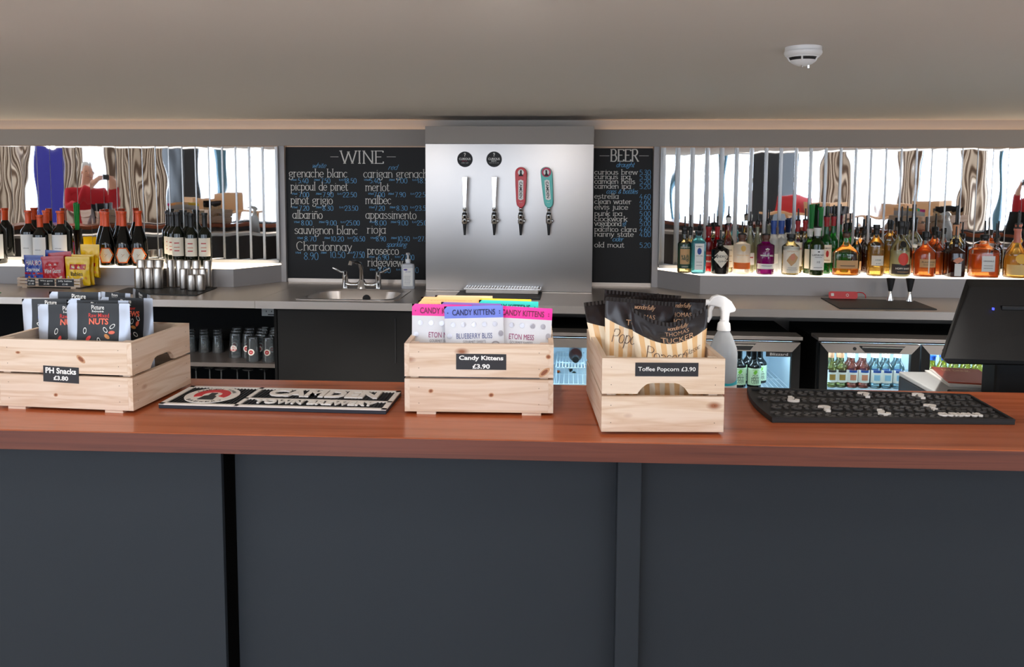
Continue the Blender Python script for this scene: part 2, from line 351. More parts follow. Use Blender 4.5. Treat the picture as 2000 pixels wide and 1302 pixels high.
# ------------------------------------------------------------------ the setting
Z_BAR, Z_BACK, Z_SHELF, Z_CEIL = 1.11, .95, 1.065, 1.96
Y_WALL = 5.05
struct(MB().box(-12, 8, -4.4, 6, -.1, 0).build('floor', M_floor))
struct(MB().box(-12, 8, .35, 6, Z_CEIL, 3.1).build('ceiling', M_ceil))
struct(MB().box(-12, 8, -4.4, .35, 3.0, 3.1).build('ceiling', M_ceil))
struct(MB().box(-12.5, 8.5, Y_WALL, Y_WALL+.15, 0, 2.3).build('wall_back', M_wall), True)
struct(MB().box(-12, -11.8, -4.4, 6, 0, 3.1).build('wall_left', M_room))
struct(MB().box(7.6, 7.8, -4.4, 6, 0, 3.1).build('wall_right', M_room))
wr = MB().box(-12, 8, -4.3, -4.1, 0, .45).box(-12, 8, -4.3, -4.1, 2.85, 3.1)
struct(wr.build('wall_rear', M_room))
M_frame = P('window_frame_teal', (38, 84, 100), .5)
M_day = emit('daylit_window_pane', (222, 237, 255), WINDOW_LIGHT)
k = 0; xw = -11.8
while xw < 7.5:
    k += 1; x1 = min(xw+1.49, 7.6)
    fr = MB().box(xw, xw+.05, -4.25, -4.12, .45, 2.85).box(x1-.05, x1, -4.25, -4.12, .45, 2.85).box(xw+.05, x1-.05, -4.25, -4.12, .45, .5).box(xw+.05, x1-.05, -4.25, -4.12, 2.8, 2.85)
    o = struct(fr.build('window_%d' % k, M_frame))
    MB().box(xw+.05, x1-.05, -4.2, -4.19, .5, 2.8).build('pane', M_day, o); xw = x1
M_pillar = P('pillar_black', (20, 20, 23), .5)
for a, b in ((3.42, 3.7), (-7.5, -6.8)):
    struct(MB().box(a, b, -4.1, -3.6, 0, 3.0).build('trim_pillar', M_pillar))
# window curtains, light through the folds painted as stripes (seen in the mirror strips)
M_cur = P('fold_lit_curtain', (200, 180, 160), .9)
_b = M_cur.node_tree.nodes['Principled BSDF']; _t = nd(M_cur, 'ShaderNodeTexCoord'); _w = nd(M_cur, 'ShaderNodeTexWave'); _w.inputs['Scale'].default_value = 8; _w.inputs['Distortion'].default_value = 1.6; _w.inputs['Detail'].default_value = 2; _w.inputs['Detail Scale'].default_value = .35
lk(M_cur, _t.outputs['Object'], _w.inputs['Vector']); lk(M_cur, ramp(M_cur, _w.outputs[0], [(0, (96, 76, 62)), (.42, (126, 102, 84)), (.55, (222, 206, 188)), (1, (232, 220, 204))]), _b.inputs['Base Color'])
cur = [(-.05, .86, 'at the far left'), (1.42, 1.82, 'between the blue board and the person'), (2.2, 3.33, 'next to the left black pillar'),
       (-3.38, -2.98, 'nearest the red jumper on the right'), (-4.48, -4.15, 'narrow one left of the middle cartons'), (-6.08, -5.45, 'beside the right black pillar')]
for i, (a, b, d) in enumerate(cur):
    o = MB().grid(lambda u, v: (a+(b-a)*u-(a+b)/2, .05*math.sin(u*(b-a)*42)+.015*math.sin(u*17+v*3), 2.85*v+.06), 90, 4).build('curtain', M_cur, smooth=True, loc=((a+b)/2, -3.95, 0))
    md = o.modifiers.new('cloth', 'SOLIDIFY'); md.thickness = .004
    tag(o, 'brown and cream curtain with painted fold light in the mirrors, '+d, 'curtain', 'window curtains with painted fold light')
o = MB().box(-.24, .24, -.02, .02, 0, 2.7).build('display_board', P('blue_board', (44, 44, 150), .6), loc=(1.16, -3.85, 0)); tag(o, 'tall plain blue board reflected between the curtains at the far left', 'display board')

# ------------------------------------------------------------------ front bar
bt = MB().box(-3.6, 3.4, 1.506, 1.935, 1.072, Z_BAR).build('mahogany_worktop', M_maho, bev=.003)
MB().box(-3.6, 3.4, 1.503, 1.5058, 1.0725, Z_BAR-.001).build('front_edge', M_mahodark, bt, bev=.001)  # thin front strip in a darker mahogany than the top
tag(bt, 'long polished reddish mahogany bar top carrying the crates and rubber mats', 'worktop')
bf = thing('bar_counter', 'dark navy panelled front of the bar under the mahogany top', 'bar counter', (0, 1.56, 0))
xa = ony(432, 900, 1.56)[0]; xb = ony(1207, 920, 1.56)[0]; xc = ony(1254, 920, 1.56)[0]
MB().box(-3.5, xa, 0, .012, 0, 1.07).build('panel', M_navy, bf, bev=.001)
MB().box(xa+.012, xb+.01, .04, .055, 0, 1.07).build('panel', M_navy, bf)
MB().box(xc-.01, 3.3, .04, .055, 0, 1.07).build('panel', M_navy, bf)
MB().box(xb, xc, .005, .056, 0, 1.07).build('batten', M_navy, bf, bev=.0015)
MB().box(-3.5, 3.3, .075, .09, 0, 1.07).build('gap_shade_board', M_dark, bf)  # dark sheet standing in for the shade inside the panel gap
MB().box(-3.5, 3.3, .1, .12, 0, 1.07).build('backing', P('bar_back_grey', (96, 90, 88), .6), bf)
MB().box(-3.5, 1.02, .37, .64, 1.0, 1.03).build('back_ledge', M_steel, bf)

# ------------------------------------------------------------------ back wall: headers, chalkboards, tap column
yb_h = 4.98
BX0, BX1, Y_BOX = bxat(831, 4.68, 1.4), bxat(1158, 4.68, 1.4), 4.68
struct(MB().box(-4.6, BX0, yb_h, yb_h+.03, 1.80, 1.90).build('trim_left_header', M_header), True)
struct(MB().box(BX1, 4.4, yb_h, yb_h+.03, 1.80, 1.90).build('trim_right_header', M_header), True)
M_led = emit('warm_led', (255, 206, 160), COVE_LIGHT)
for a, b, s in ((-4.5, BX0-.05, 'left'), (BX1+.05, 4.3, 'right')):
    o = MB().box(a, b, Y_WALL-.035, Y_WALL-.015, 1.86, 1.866).build('led_strip', M_led); tag(o, 'thin warm strip light hidden behind the %s wall header' % s, 'strip light', back=True)
col = thing('tap_column', 'boxed steel tap column standing between the two chalkboards', 'tap column', (0, Y_BOX, Z_BACK), back=True)
MB().box(BX0, BX1, 0, .3, .851, .95).build('painted_cap', M_header, col, bev=.001)
MB().box(BX0, BX1, .003, .3, .006, .85).build('steel_front', M_steelv, col, bev=.001)
MB().box(BX0, BX1, -.002, .3, 0, .005).build('base_strip', M_steel, col)

def board(name, label, px0, px1, py0, py1, items):
    y = Y_WALL-.025; x0, z1 = by(px0, py0, y); x1 = by(px1, py0, y)[0]; z0 = by(px0, py1, y)[1]
    r = thing(name, label, 'chalkboard', ((x0+x1)/2, y, z0), back=True); cx = (x0+x1)/2
    MB().box(x0-cx, x1-cx, 0, .024, 0, z1-z0).build('board', M_board, r, bev=.001)
    parts = {'heading': (MB(), M_chalk), 'wine_lettering' if 'wine' in label else 'beer_lettering': (MB(), M_chalk), 'price_lettering': (MB(), M_blue)}
    keys = list(parts)
    for kind, s, ax, bx, by_, xh, wd, sl, sf in items:
        X0, Z = by(ax, by_, y); X1 = by(bx, by_, y)[0]; H = by(ax, by_-xh, y)[1]-Z
        m = parts[keys[kind]][0]; vs, fs = stext(s, X0-cx, X1-cx, Z-z0, H, wd, sf, sl); m.add([(v[0], -.0008, v[1]) for v in vs], fs)
    for kx in keys: parts[kx][0].build(kx, parts[kx][1], r, fix=False)
    return r
def Zm(X, Y, s, ox, oy): return ox+X/s, oy+Y/s
it = []
def row(kind, s, x0, x1, base, xh, zs, ox, oy, wd=.0042, sl=0., sf=True):
    a, b = Zm(x0, base, zs, ox, oy); c, _ = Zm(x1, base, zs, ox, oy); it.append((kind, s, a, c, b, xh/zs, wd, sl, sf))
A = (3.829, 540, 230)
row(0, 'WINE', 478, 806, 340, 58, *A, wd=.008); row(0, '-', 392, 475, 312, 40, *A, wd=.004, sf=False); row(0, '-', 812, 905, 312, 40, *A, wd=.004, sf=False)
for s, x0, x1, b in (('grenache blanc', 92, 532, 443), ('picpoul de pinet', 106, 536, 541), ('pinot grigio', 106, 422, 643), ('albari~o', 120, 346, 752), ('sauvignon blanc', 134, 608, 866), ('Chardonnay', 148, 566, 990),
                     ('carigan grenache', 650, 1165, 446), ('merlot', 664, 846, 546), ('malbec', 664, 860, 643), ('appassimento', 666, 1048, 753), ('rioja', 676, 820, 863), ('prosecco', 678, 916, 1020), ('ridgeview', 680, 946, 1108)):
    row(1, s, x0, x1, b, 39 if s != 'Chardonnay' else 41, *A)
for s, x0, x1, b in (('white', 264, 368, 374), ('red', 832, 902, 388), ('sparkling', 820, 972, 963)): row(2, s, x0, x1, b, 24, *A, wd=.0028, sl=.35, sf=False)
def prow(y, h, cols, zs):
    for s, a, b in cols:
        row(2, s, a, b, y, h*5/7, *zs, wd=.0034, sf=False)
def pre(y, xs, zs):
    for s, a in xs: row(2, s, a, a+42, y, 9, *zs, wd=.002, sf=False)
L = [(488, (('5.40', 160, 240), ('7.50', 330, 404), ('18.50', 508, 600)), (('5.40', 695, 778), ('7.00', 890, 980), ('18.50', 1052, 1165))),
     (592, (('7.00', 166, 245), ('7.90', 343, 428), ('22.50', 496, 602)), (('7.00', 726, 812), ('7.90', 884, 968), ('22.50', 1038, 1140))),
     (693, (('7.20', 168, 246), ('8.30', 343, 427), ('23.50', 510, 612)), (('7.20', 732, 812), ('8.30', 895, 982), ('23.50', 1036, 1145))),
     (803, (('8.00', 183, 270), ('9.00', 366, 452), ('25.00', 520, 624)), (('8.00', 735, 824), ('9.00', 903, 986), ('25.00', 1050, 1150))),
     (922, (('8.70', 208, 300), ('10.20', 406, 506), ('26.50', 572, 664)), (('8.90', 743, 820), ('10.50', 905, 998), ('27.50', 1058, 1160)))]
for y, a, b in L:
    prow(y, 36, a, A); prow(y, 36, b, A)
    pre(y-18, [('175ml', a[0][1]-52), ('250ml', a[1][1]-48), ('btl', a[2][1]-40), ('175ml', b[0][1]-40), ('250ml', b[1][1]-48), ('btl', b[2][1]-36)], A)
prow(1060, 54, (('8.90', 204, 316),), A); prow(1046, 46, (('10.50', 398, 516), ('27.50', 572, 660)), A); pre(1014, [('175ml', 142), ('250ml', 332), ('btl', 536)], A)
prow(1061, 38, (('6.90', 758, 842), ('27.00', 932, 1032)), A); prow(1158, 42, (('8.00', 760, 856), ('40.00', 950, 1064)), A); pre(1045, [('125ml', 692), ('btl', 886)], A); pre(1140, [('125ml', 698), ('btl', 896)], A)
wb = board('chalkboard', 'wide black wine chalkboard behind the sink taps', 557, 850, 287, 545, it)
it = []; Bz_ = (3.519, 820, 230)
row(0, 'BEER', 1308, 1505, 298, 50, *Bz_, wd=.0085); row(0, '-', 1222, 1315, 280, 36, *Bz_, sf=False); row(0, '-', 1495, 1585, 280, 36, *Bz_, sf=False)
for s, x1, b, p in (('curious brew', 1497, 388, '5.30'), ('curious ipa', 1449, 420, '5.30'), ('camden hells', 1480, 452, '5.20'), ('camden ipa', 1452, 485, '5.20'), ('estrella', 1368, 554, '4.60'), ('clean water', 1456, 590, '4.60'),
                    ('elvis juice', 1432, 628, '5.00'), ('punk ipa', 1392, 672, '5.00'), ('clockwork', 1426, 709, '4.90'), ('vagabond', 1386, 741, '5.00'), ('pacifico clara', 1490, 780, '4.60'), ('nanny state', 1470, 814, '4.00'), ('old mout', 1406, 888, '5.20')):
    row(1, s, 1199, x1, b, 21.5, *Bz_, wd=.0042); prow(b+3, 33, ((p, 1508, 1588),), Bz_)
row(2, 'gf', 1393, 1422, 738, 16, *Bz_, wd=.003, sf=False)
for s, x0, x1, b in (('draught', 1348, 1472, 338), ('cans & bottles', 1280, 1495, 520), ('cider', 1322, 1396, 848)): row(2, s, x0, x1, b, 21, *Bz_, wd=.0036, sl=.35, sf=False)
bb = board('chalkboard', 'narrow black beer chalkboard right of the tap column', 1140, 1275, 289, 552, it)
for a, b, s, t in ((545, 557, 'left', -1), (1275, 1287, 'right', 1)):
    xa_, xb_ = bxat(a, 5.0, 1.4), bxat(b, 5.0, 1.4); struct(MB().box(xa_, xb_, 5.0, Y_WALL, Z_BACK, 1.80).build('trim_%s_post' % s, M_riser, bev=.001), True)
struct(MB().box(bxat(557, 5.0, 1), BX0, 5.02, Y_WALL, Z_BACK, .972).build('trim_upstand', M_steel), True)
struct(MB().box(BX1, bxat(1275, 5.0, 1), 5.02, Y_WALL, Z_BACK, .972).build('trim_upstand', M_steel), True)

# ------------------------------------------------------------------ lit bottle shelves and mirror strips
def riser(name, label, pts):
    r = thing(name, label, 'shelf', (pts[0][0], 4.75, Z_BACK), back=True); q = [(p[0]-pts[0][0], p[1]-4.75) for p in pts]
    MB().prism(q, .0005, .108).build('fascia', M_riser, r)
    MB().prism(q, .109, .115).build('lit_top', M_glow, r)
LX1 = bz(465, 558, Z_BACK)[0]; LX2 = bxat(550, 5.0, .95); RX1 = bz(1364, 572, Z_BACK)[0]; RX2 = bxat(1284, 5.0, .95); Y_RIS = 4.72
riser('bottle_shelf', 'grey bottle shelf with glowing top on the left, wine bottles on it', [(-4.4, Y_RIS), (LX1, Y_RIS), (LX2, 5.0), (LX2, 5.048), (-4.4, 5.048)])
riser('bottle_shelf', 'grey bottle shelf with glowing top on the right, spirit bottles on it', [(4.2, Y_RIS), (4.2, 5.048), (RX2, 5.048), (RX2, 5.0), (RX1, Y_RIS)])
def mirrors(label, xa_, xb_, alpha, sgn, pitch):
    """saw-tooth strips: each mirror face is turned towards the middle of the bar"""
    r = thing('mirrored_wall_panel', label, 'mirror', (xa_, 5.03, 1.07), back=True)
    n = int(round(abs(xb_-xa_)/pitch)); wm = pitch*math.cos(alpha); rr = pitch*math.sin(alpha)
    for i in range(n):
        a = i*pitch*(1 if xb_ > xa_ else -1)
        # sgn -1: left wall, faces +x
        if sgn < 0: p0 = (a, 0); p1 = (a+wm*math.cos(alpha), wm*math.sin(alpha)); p2 = (a+pitch, 0)
        else: p0 = (a, 0); p1 = (a-wm*math.cos(alpha), wm*math.sin(alpha)); p2 = (a-pitch, 0)
        e = .002
        def sl(p, q, t):
            dx, dy = q[0]-p[0], q[1]-p[1]; l = math.hypot(dx, dy); nx, ny = (-dy/l*t, dx/l*t)
            if ny < 0: nx, ny = -nx, -ny
            return [p, q, (q[0]+nx, q[1]+ny), (p[0]+nx, p[1]+ny)]
        sh = -.05
        m = MB().prism([(x, y+sh) for x, y in sl(p0, p1, .003)], .02, .725).build('mirror_strip', M_mirror, r)
        MB().prism([(x, y+sh) for x, y in sl(p1, p2, .003)], .02, .725).build('edge_strip', M_mirred, m)
    lo, hi = min(0, xb_-xa_), max(0, xb_-xa_)
    MB().box(lo, hi, -.06, .01, .0, .02).build('bottom_rail', M_mirred, r)
mirrors('wall of narrow angled mirror strips behind the wine bottles', bxat(546, 5.0, 1.4)-.0868*30, bxat(546, 5.0, 1.4), math.radians(30.5), -1, .0868)
mirrors('wall of narrow angled mirror strips behind the spirit bottles', bxat(1288, 5.0, 1.4)+.0868*32, bxat(1288, 5.0, 1.4), math.radians(27.9), 1, .0868)

# ------------------------------------------------------------------ steel back counter, sink
Y_CF = 4.2
SX = bxat(498, 4.2, .95); sx0, sx1 = bz(590, 579, .95)[0], bz(778, 583, .95)[0]; sy0, sy1 = Y_CF+.07, 4.70
cl = MB().box(-4.6, SX-.001, Y_CF, Y_WALL-.001, Z_BACK-.04, Z_BACK).build('steel_worktop', M_steel, bev=.002); tag(cl, 'brushed steel back worktop on the left, under the wine and tumblers', 'worktop', back=True)
c2 = MB()
for b in ((SX, sx0, Y_CF, Y_WALL-.001), (sx1, 4.4, Y_CF, Y_WALL-.001), (sx0, sx1, Y_CF, sy0), (sx0, sx1, sy1, Y_WALL-.001)): c2.box(*b, Z_BACK-.04, Z_BACK)
c2 = c2.build('steel_worktop', M_steel); tag(c2, 'brushed steel back worktop with the sink and tap column', 'worktop', back=True)
sk = thing('sink', 'shallow stainless steel sink set into the back worktop below the wine board', 'sink', ((sx0+sx1)/2, (sy0+sy1)/2, Z_BACK), back=True)
hx, hy = (sx1-sx0)/2, (sy1-sy0)/2
def sq(t, e=5.):
    c, s = math.cos(t), math.sin(t); q = (abs(c)**e+abs(s)**e)**(-1/e); return q*c, q*s
m = MB(); n = 64; loops = [(hx+.012, hy+.012, .001, 12), (hx+.012, hy+.012, .004, 12), (hx-.02, hy-.02, .004, 6), (hx-.03, hy-.03, -.006, 5), (hx-.045, hy-.045, -.13, 4), (hx-.08, hy-.08, -.15, 3), (.03, .03, -.155, 2)]
vs = []; fs = []
for a, b, z, e in loops:
    for k in range(n):
        q = sq(2*PI*k/n, e); vs.append((a*q[0], b*q[1], z))
for i in range(len(loops)-1):
    for k in range(n): j = (k+1) % n; fs.append((i*n+k, i*n+j, (i+1)*n+j, (i+1)*n+k))
m.add(vs, fs); m.build('basin', M_steel, sk, smooth=True, fix=False)
MB().cyl((.02, hy-.0415, -.045), (.02, hy-.05, -.045), .022, 20).build('overflow', M_inkblk, sk)
MB().lathe([(.028, -.154), (.026, -.15), (.0, -.15)], 20).build('plughole', M_chrome, sk)
# mixer tap
tx, ty = bz(712, 560, Z_BACK); ty = 4.76
tp = thing('mixer_tap', 'chrome sink mixer tap with two lever handles under the wine board', 'tap', (tx, ty, Z_BACK), back=True)
b = MB().tube([(-.1, 0, .028), (-.07, 0, .02), (-.03, 0, .02), (0, 0, .03), (.03, 0, .02), (.07, 0, .02), (.1, 0, .028)], [.017, .013, .013, .02, .013, .013, .017], 14)
b.lathe([(.02, 0), (.017, .03), (.017, .05)], 16, (-.1, 0, 0)).lathe([(.02, 0), (.017, .03), (.017, .05)], 16, (.1, 0, 0)).lathe([(.03, 0), (.024, .03), (.016, .05)], 16)
b.build('tap_body', M_chrome, tp, smooth=True)
MB().tube([(0, 0, .04), (0, -.002, .11), (-.004, -.03, .15), (-.02, -.08, .168), (-.034, -.12, .165), (-.036, -.122, .15)], [.014, .013, .012, .011, .012, .012], 14).build('spout', M_chrome, tp, smooth=True)
for s in (-1, 1):
    h = MB().lathe([(.016, .048), (.018, .07), (.017, .1), (.006, .104)], 16, (s*.1, 0, 0)).tube([(s*.1, 0, .095), (s*.125, -.005, .097), (s*.15, -.01, .112), (s*.172, -.012, .122)], [.009, .006, .007, .006], 10)
    h.build('lever_handle', M_chrome, tp, smooth=True)
# soap dispenser
dx, dy = bz(793, 566, Z_BACK)
sd = thing('soap_dispenser', 'grey plastic hand wash pump bottle beside the sink', 'soap dispenser', (dx, 4.78, Z_BACK), .15, back=True)
MB().lathe([(.036, 0), (.04, .006), (.04, .13), (.036, .146), (.014, .152), (.014, .16)], 28, ex=4.5, ry=.62).build('bottle', P('dispenser_grey', (196, 198, 204), .4), sd, smooth=True)
MB().lathe([(.016, .158), (.016, .175), (.006, .178), (.006, .2), (.012, .202), (.012, .212), (.004, .214)], 18).tube([(0, 0, .206), (0, -.03, .207), (0, -.045, .2)], [.007, .006, .004], 8).build('pump', M_white, sd, smooth=True)
lb = MB().box(-.028, .028, -.0262, -.0256, .018, .125, 0)
lb.text(ftext('soft wash', .03, .007), lambda x, y, z: (x, -.0266, .1+y), 1); lb.prism([(-.014+.012*math.cos(t*PI/8), .115+.005*math.sin(t*PI/8)) for t in range(16)], -.0266, -.0263, 'y', 1)
for q in range(6): lb.box(-.022, .012+.002*(q % 3), -.0266, -.0263, .03+.009*q, .0318+.009*q, 2)
lb.build('label', [M_ink, P('label_violet', (92, 78, 160), .5), P('label_grey', (150, 150, 160), .5)], sd)

# ------------------------------------------------------------------ beer taps
Y_T = 4.60
def beer_tap(px, label, handle):
    X = bxat(px, Y_T, 1.45); zb = by(px, 430, Y_T)[1]
    r = thing('beer_tap', label, 'beer tap', (X, Y_BOX+.003, zb), back=True, group='taps on the steel column')
    b = MB().cyl((0, 0, .0), (0, -.055, .0), .012, 16).cyl((0, -.001, 0), (0, -.008, 0), .02, 20).lathe([(.012, -.022), (.0165, -.016), (.0165, .004), (.014, .006), (.0165, .012), (.0165, .03), (.012, .034), (.009, .05), (.012, .056), (.012, .066), (.006, .072), (.006, .092)], 18, (0, -.07, 0)).cyl((.012, -.07, -.004), (.025, -.07, -.004), .007, 12)
    b.build('tap_body', M_chrome, r, smooth=True)
    MB().lathe([(.004, .05), (.013, .045), (.013, .036), (.009, .034)], 12, (0, -.078, -.004)).build('collar', M_inkblk, r)
    MB().lathe([(.0055, -.085), (.011, -.024), (.011, -.02)], 16, (0, -.07, 0)).build('nozzle', M_inkblk, r, smooth=True)
    if handle == 'steel':
        q = [(-.008, .07), (.008, .07), (.0145, .245), (-.0145, .245)]
        h = MB().prism(q, -.079, -.064, 'y').build('tap_lever', M_chrome, r, bev=.002)
    else:
        mat = M_red if handle == 'red' else M_teal; pts = []
        lean = 0 if handle == 'red' else -.016
        for k in range(13): a = PI*k/12; pts.append((.033*math.cos(a), .265+.033*math.sin(a)))
        pts += [(-.031, .2), (-.026, .105), (-.022, .085), (-.008, .07), (.008, .07), (.022, .085), (.026, .105), (.031, .2)]
        sh = lambda p: (p[0]+lean*(p[1]-.07)/.2, p[1])
        h = MB().prism([sh(p) for p in pts], -.082, -.06, 'y').build('tap_handle', mat, r, bev=.004)
        f = MB(); y0 = -.0826
        def disc(cx, cz, rr, mi, d): c = sh((cx, cz)); f.prism([(c[0]+rr*math.cos(t*PI/14), c[1]+rr*math.sin(t*PI/14)) for t in range(28)], y0-d, y0+.001, 'y', mi)
        disc(0, .268, .027, 2 if handle == 'red' else 3, .0002); disc(0, .268, .0165, 0, .0006)
        f.prism([sh((a, b_)) for a, b_ in ((-.015, .247), (.015, .247), (.008, .256), (.0045, .262), (.0045, .28), (-.0045, .28), (-.0045, .262), (-.008, .256))], y0-.001, y0, 'y', 1)
        pl = [(-.014, .118), (0, .112), (.014, .118), (.014, .222), (0, .228), (-.014, .222)]
        f.prism([sh(p) for p in pl], y0-.0005, y0+.001, 'y', 0)
        t = ftext('CAMDEN', .092, .016, .02)
        f.text(t, lambda x, y, z: (sh((y-.008, .17-x))[0], y0-.001, .17-x), 1)
        f.text(ftext('pale ale' if handle == 'red' else 'lager', .018, .004), lambda x, y, z: (sh((x, .098+y))[0], y0-.001, .098+y), 0)
        f.build('badge', [M_ink, M_inkblk, P('badge_red', (214, 34, 46), .4), P('badge_pink', (196, 24, 76), .4)], h)
beer_tap(907, 'chrome beer tap with plain steel lever, leftmost of four', 'steel')
beer_tap(965, 'chrome beer tap with plain steel lever, next to the red handle', 'steel')
beer_tap(1017, 'beer tap with rounded red handle', 'red'); beer_tap(1072, 'beer tap with rounded turquoise handle', 'teal')
for px, s, tx_ in ((908, 'left', ''), (965, 'right', 'BREW')):
    X, Z = by(px, 311, Y_BOX); r = thing('tap_badge', 'round black beer badge on the steel column, %s of the pair' % s, 'badge', (X, Y_BOX+.002, Z), group='round badges', back=True)
    MB().prism([(.044*math.cos(t*PI/20), .044*math.sin(t*PI/20)) for t in range(40)], -.005, 0, 'y').build('disc', M_inkblk, r, bev=.001)
    l = MB(); l.text(ftext('CURIOUS', .066, .0125, .015), lambda x, y, z: (x, -.0056, y-.004), 0)
    v, f_ = stext('?', -.005, .005, .013, .014, .003); l.add([(p[0], -.0056, p[1]) for p in v], f_, 0)
    l.text(ftext('BREW' if tx_ else 'IPA', .03, .007), lambda x, y, z: (x, -.0056, y-.0135), 2 if not tx_ else 0)
    l.text(ftext('cellar cool' if not tx_ else 'brewed with wine yeast', .04 if not tx_ else .056, .0045), lambda x, y, z: (x, -.0056, y-.0225), 0)
    l.build('lettering', [M_ink, M_inkblk, P('badge_wine', (150, 30, 60), .5)], r)
# drip tray and rubber mat below the taps
mx, my = bz(977, 574, Z_BACK)
mf = bz(977, 584, Z_BACK)[1]; mat = MB().box(-.24, .235, 0, Y_BOX-.004-mf, 0, .006).build('bar_mat', M_rubber, loc=(mx, mf, Z_BACK), bev=.001); tag(mat, 'plain black rubber mat under the drip tray below the taps', 'mat', back=True)
dt = thing('drip_tray', 'long steel drip tray with slotted grille below the beer taps', 'drip tray', (bxat(981, 4.6, .95), Y_BOX-.06, Z_BACK+.006), back=True)
MB().box(-.205, .205, -.05, .05, 0, .024).build('tray', M_steel, dt, bev=.003)
g = MB().box(-.215, .215, -.055, -.05, .024, .03).box(-.215, .215, .05, .055, .024, .03)
for k in range(27): g.box(-.213+k*.0164, -.2065+k*.0164, -.05, .05, .0245, .0295)
g.build('grille', M_chrome, dt)
# ------------------------------------------------------------------ pine crates
def crate(name, label, c, rot, sign, z=Z_BAR, long_front=True, knots=()):
    """0.31 x 0.23 m; long boards sit between the two handled end boards; front is -y"""
    r = thing('wooden_crate', label, 'crate', (c[0], c[1], z), rot); L, D, t = .31, .236, .0105
    zs = ((.006, .0755), (.0805, .15))
    def long_panel(y0, y1, nm, kn=()):
        m = MB()
        for kx, kz, rx, rz_, kt in kn:
            for f, mi, o_ in ((1., 3, .0002), (.62, 2, .0003)): m.add([(kx+f*(rx*math.cos(q)*math.cos(kt)-rz_*math.sin(q)*math.sin(kt)), y0-o_, kz+f*(rx*math.cos(q)*math.sin(kt)+rz_*math.sin(q)*math.cos(kt))) for q in [PI*k/8 for k in range(16)]], [tuple(range(16))], mi)
        for a, b in zs: m.box(-L/2+t, L/2-t, y0, y1, a, b)
        for sx in (-1, 1):
            for a, b in zs:
                for q in (.018, .052): m.cyl((sx*(L/2-.03), y0-.0003, a+q), (sx*(L/2-.03), y0+.001, a+q), .0009, 8, 1)
        return m.build(nm, [M_pinex, M_nail, P('pine_knot', (140, 82, 54), .6), P('pine_knot_ring', (196, 148, 110), .6)], r, bev=.0012, fix=False)
    def end_panel(x0, x1):
        m = MB(); m.box(x0, x1, -D/2, D/2, *zs[0])
        a, b = zs[1]; q = [(-D/2, a), (-.05, a), (-.041, a+.012), (-.032, a+.019), (-.022, a+.0215), (.022, a+.0215), (.032, a+.019), (.041, a+.012), (.05, a), (D/2, a), (D/2, b), (-D/2, b)]
        n = len(q); vs = [(x0, p[0], p[1]) for p in q]+[(x1, p[0], p[1]) for p in q]
        fs = []
        # front and back faces split so every face is convex
        quads = [(0, 1, 10, 11)] if False else None
        def cap(o): return [(o+0, o+1, o+2, o+3, o+4, o+11), (o+4, o+5, o+10, o+11), (o+5, o+6, o+7, o+8, o+9, o+10)]
        fs += cap(0)+cap(n)+[(i, (i+1) % n, (i+1) % n+n, i+n) for i in range(n)]; m.add(vs, fs)
        for sy in (-1, 1):
            for a, b in zs:
                for qz in (.018, .052):
                    xo = x0 if x0 < 0 else x1; m.cyl((xo-.0003, sy*(D/2-.018), a+qz), (xo+.0003, sy*(D/2-.018), a+qz), .0009, 8, 1)
        return m.build('end_panel', [M_piney, M_nail], r, bev=.0012)
    long_panel(-D/2, -D/2+t, 'front_panel' if long_front else 'side_panel', knots); long_panel(D/2-t, D/2, 'back_panel' if long_front else 'side_panel')
    end_panel(-L/2, -L/2+t); end_panel(L/2-t, L/2)
    for sx in (-1, 1):
        for sy in (-1, 1): x = sx*(L/2-t-.009); y = sy*(D/2-t-.009); MB().box(x-.0085, x+.0085, y-.0085, y+.0085, .0125, .149).build('corner_post', M_pinex, r)
    m = MB()
    for k in range(4): y = -.08+k*.0533; m.box(-L/2+t, L/2-t, y-.022, y+.022, .006, .012)
    for sx in (-1, 1): m.box(sx*.11-.02, sx*.11+.02, -D/2+.002, D/2-.002, 0, .0058)
    m.build('base', M_pinex, r)
    if sign:
        lines, w_, h_, ox, oz, tilt, face = sign
        fy = (-D/2 if face == 'long' else -L/2)-.0008; m = MB(); ct, st = math.cos(tilt), math.sin(tilt)
        def mp(x, y, d): return (ox+x*ct-y*st, fy-d, oz+x*st+y*ct)
        def pos(p): return p if face == 'long' else (p[1], -p[0], p[2])
        e = [(-w_/2, -h_/2), (w_/2, -h_/2), (w_/2, h_/2), (-w_/2, h_/2)]
        m.add([pos(mp(*p, 0)) for p in e]+[pos(mp(*p, -.0007)) for p in e], [(0, 1, 2, 3), (4, 5, 6, 7), (0, 1, 5, 4), (1, 2, 6, 5), (2, 3, 7, 6), (3, 0, 4, 7)])
        l = m.build('price_label', M_label, r); tx_ = MB()
        for s, tw, th, yy, bold in lines: tx_.text(ftext(s, tw, th, bold), lambda x, y, z: pos(mp(x, yy+y, .0004)))
        tx_.build('lettering', M_ink, l)
    return r
crate_l = crate('wooden_crate', 'pine crate labelled PH Snacks at the left end of the bar', (-1.012, 1.757), math.radians(-4.0),
                ([('PH Snacks', .069, .0125, .0015, .03), ('£3.80', .033, .0095, -.0125, .03)], .08, .034, -.004, .078, -.03, 'long'), knots=((-.018, .034, .005, .004, .2), (.042, .112, .012, .0055, -.7), (-.1, .122, .006, .003, 0)))
crate_m = crate('wooden_crate', 'pine crate labelled Candy Kittens in the middle of the bar', (-.151, 1.785), math.radians(1.1),
                ([('Candy Kittens', .092, .012, .001, .03), ('£3.90', .036, .0098, -.0145, .03)], .104, .033, .005, .113, 0, 'long'), knots=((-.1, .05, .0055, .0045, .3), (.026, .043, .0058, .0046, .2), (.147*.98, .125, .0055, .005, 0), (.136, .092, .014, .006, .7)))
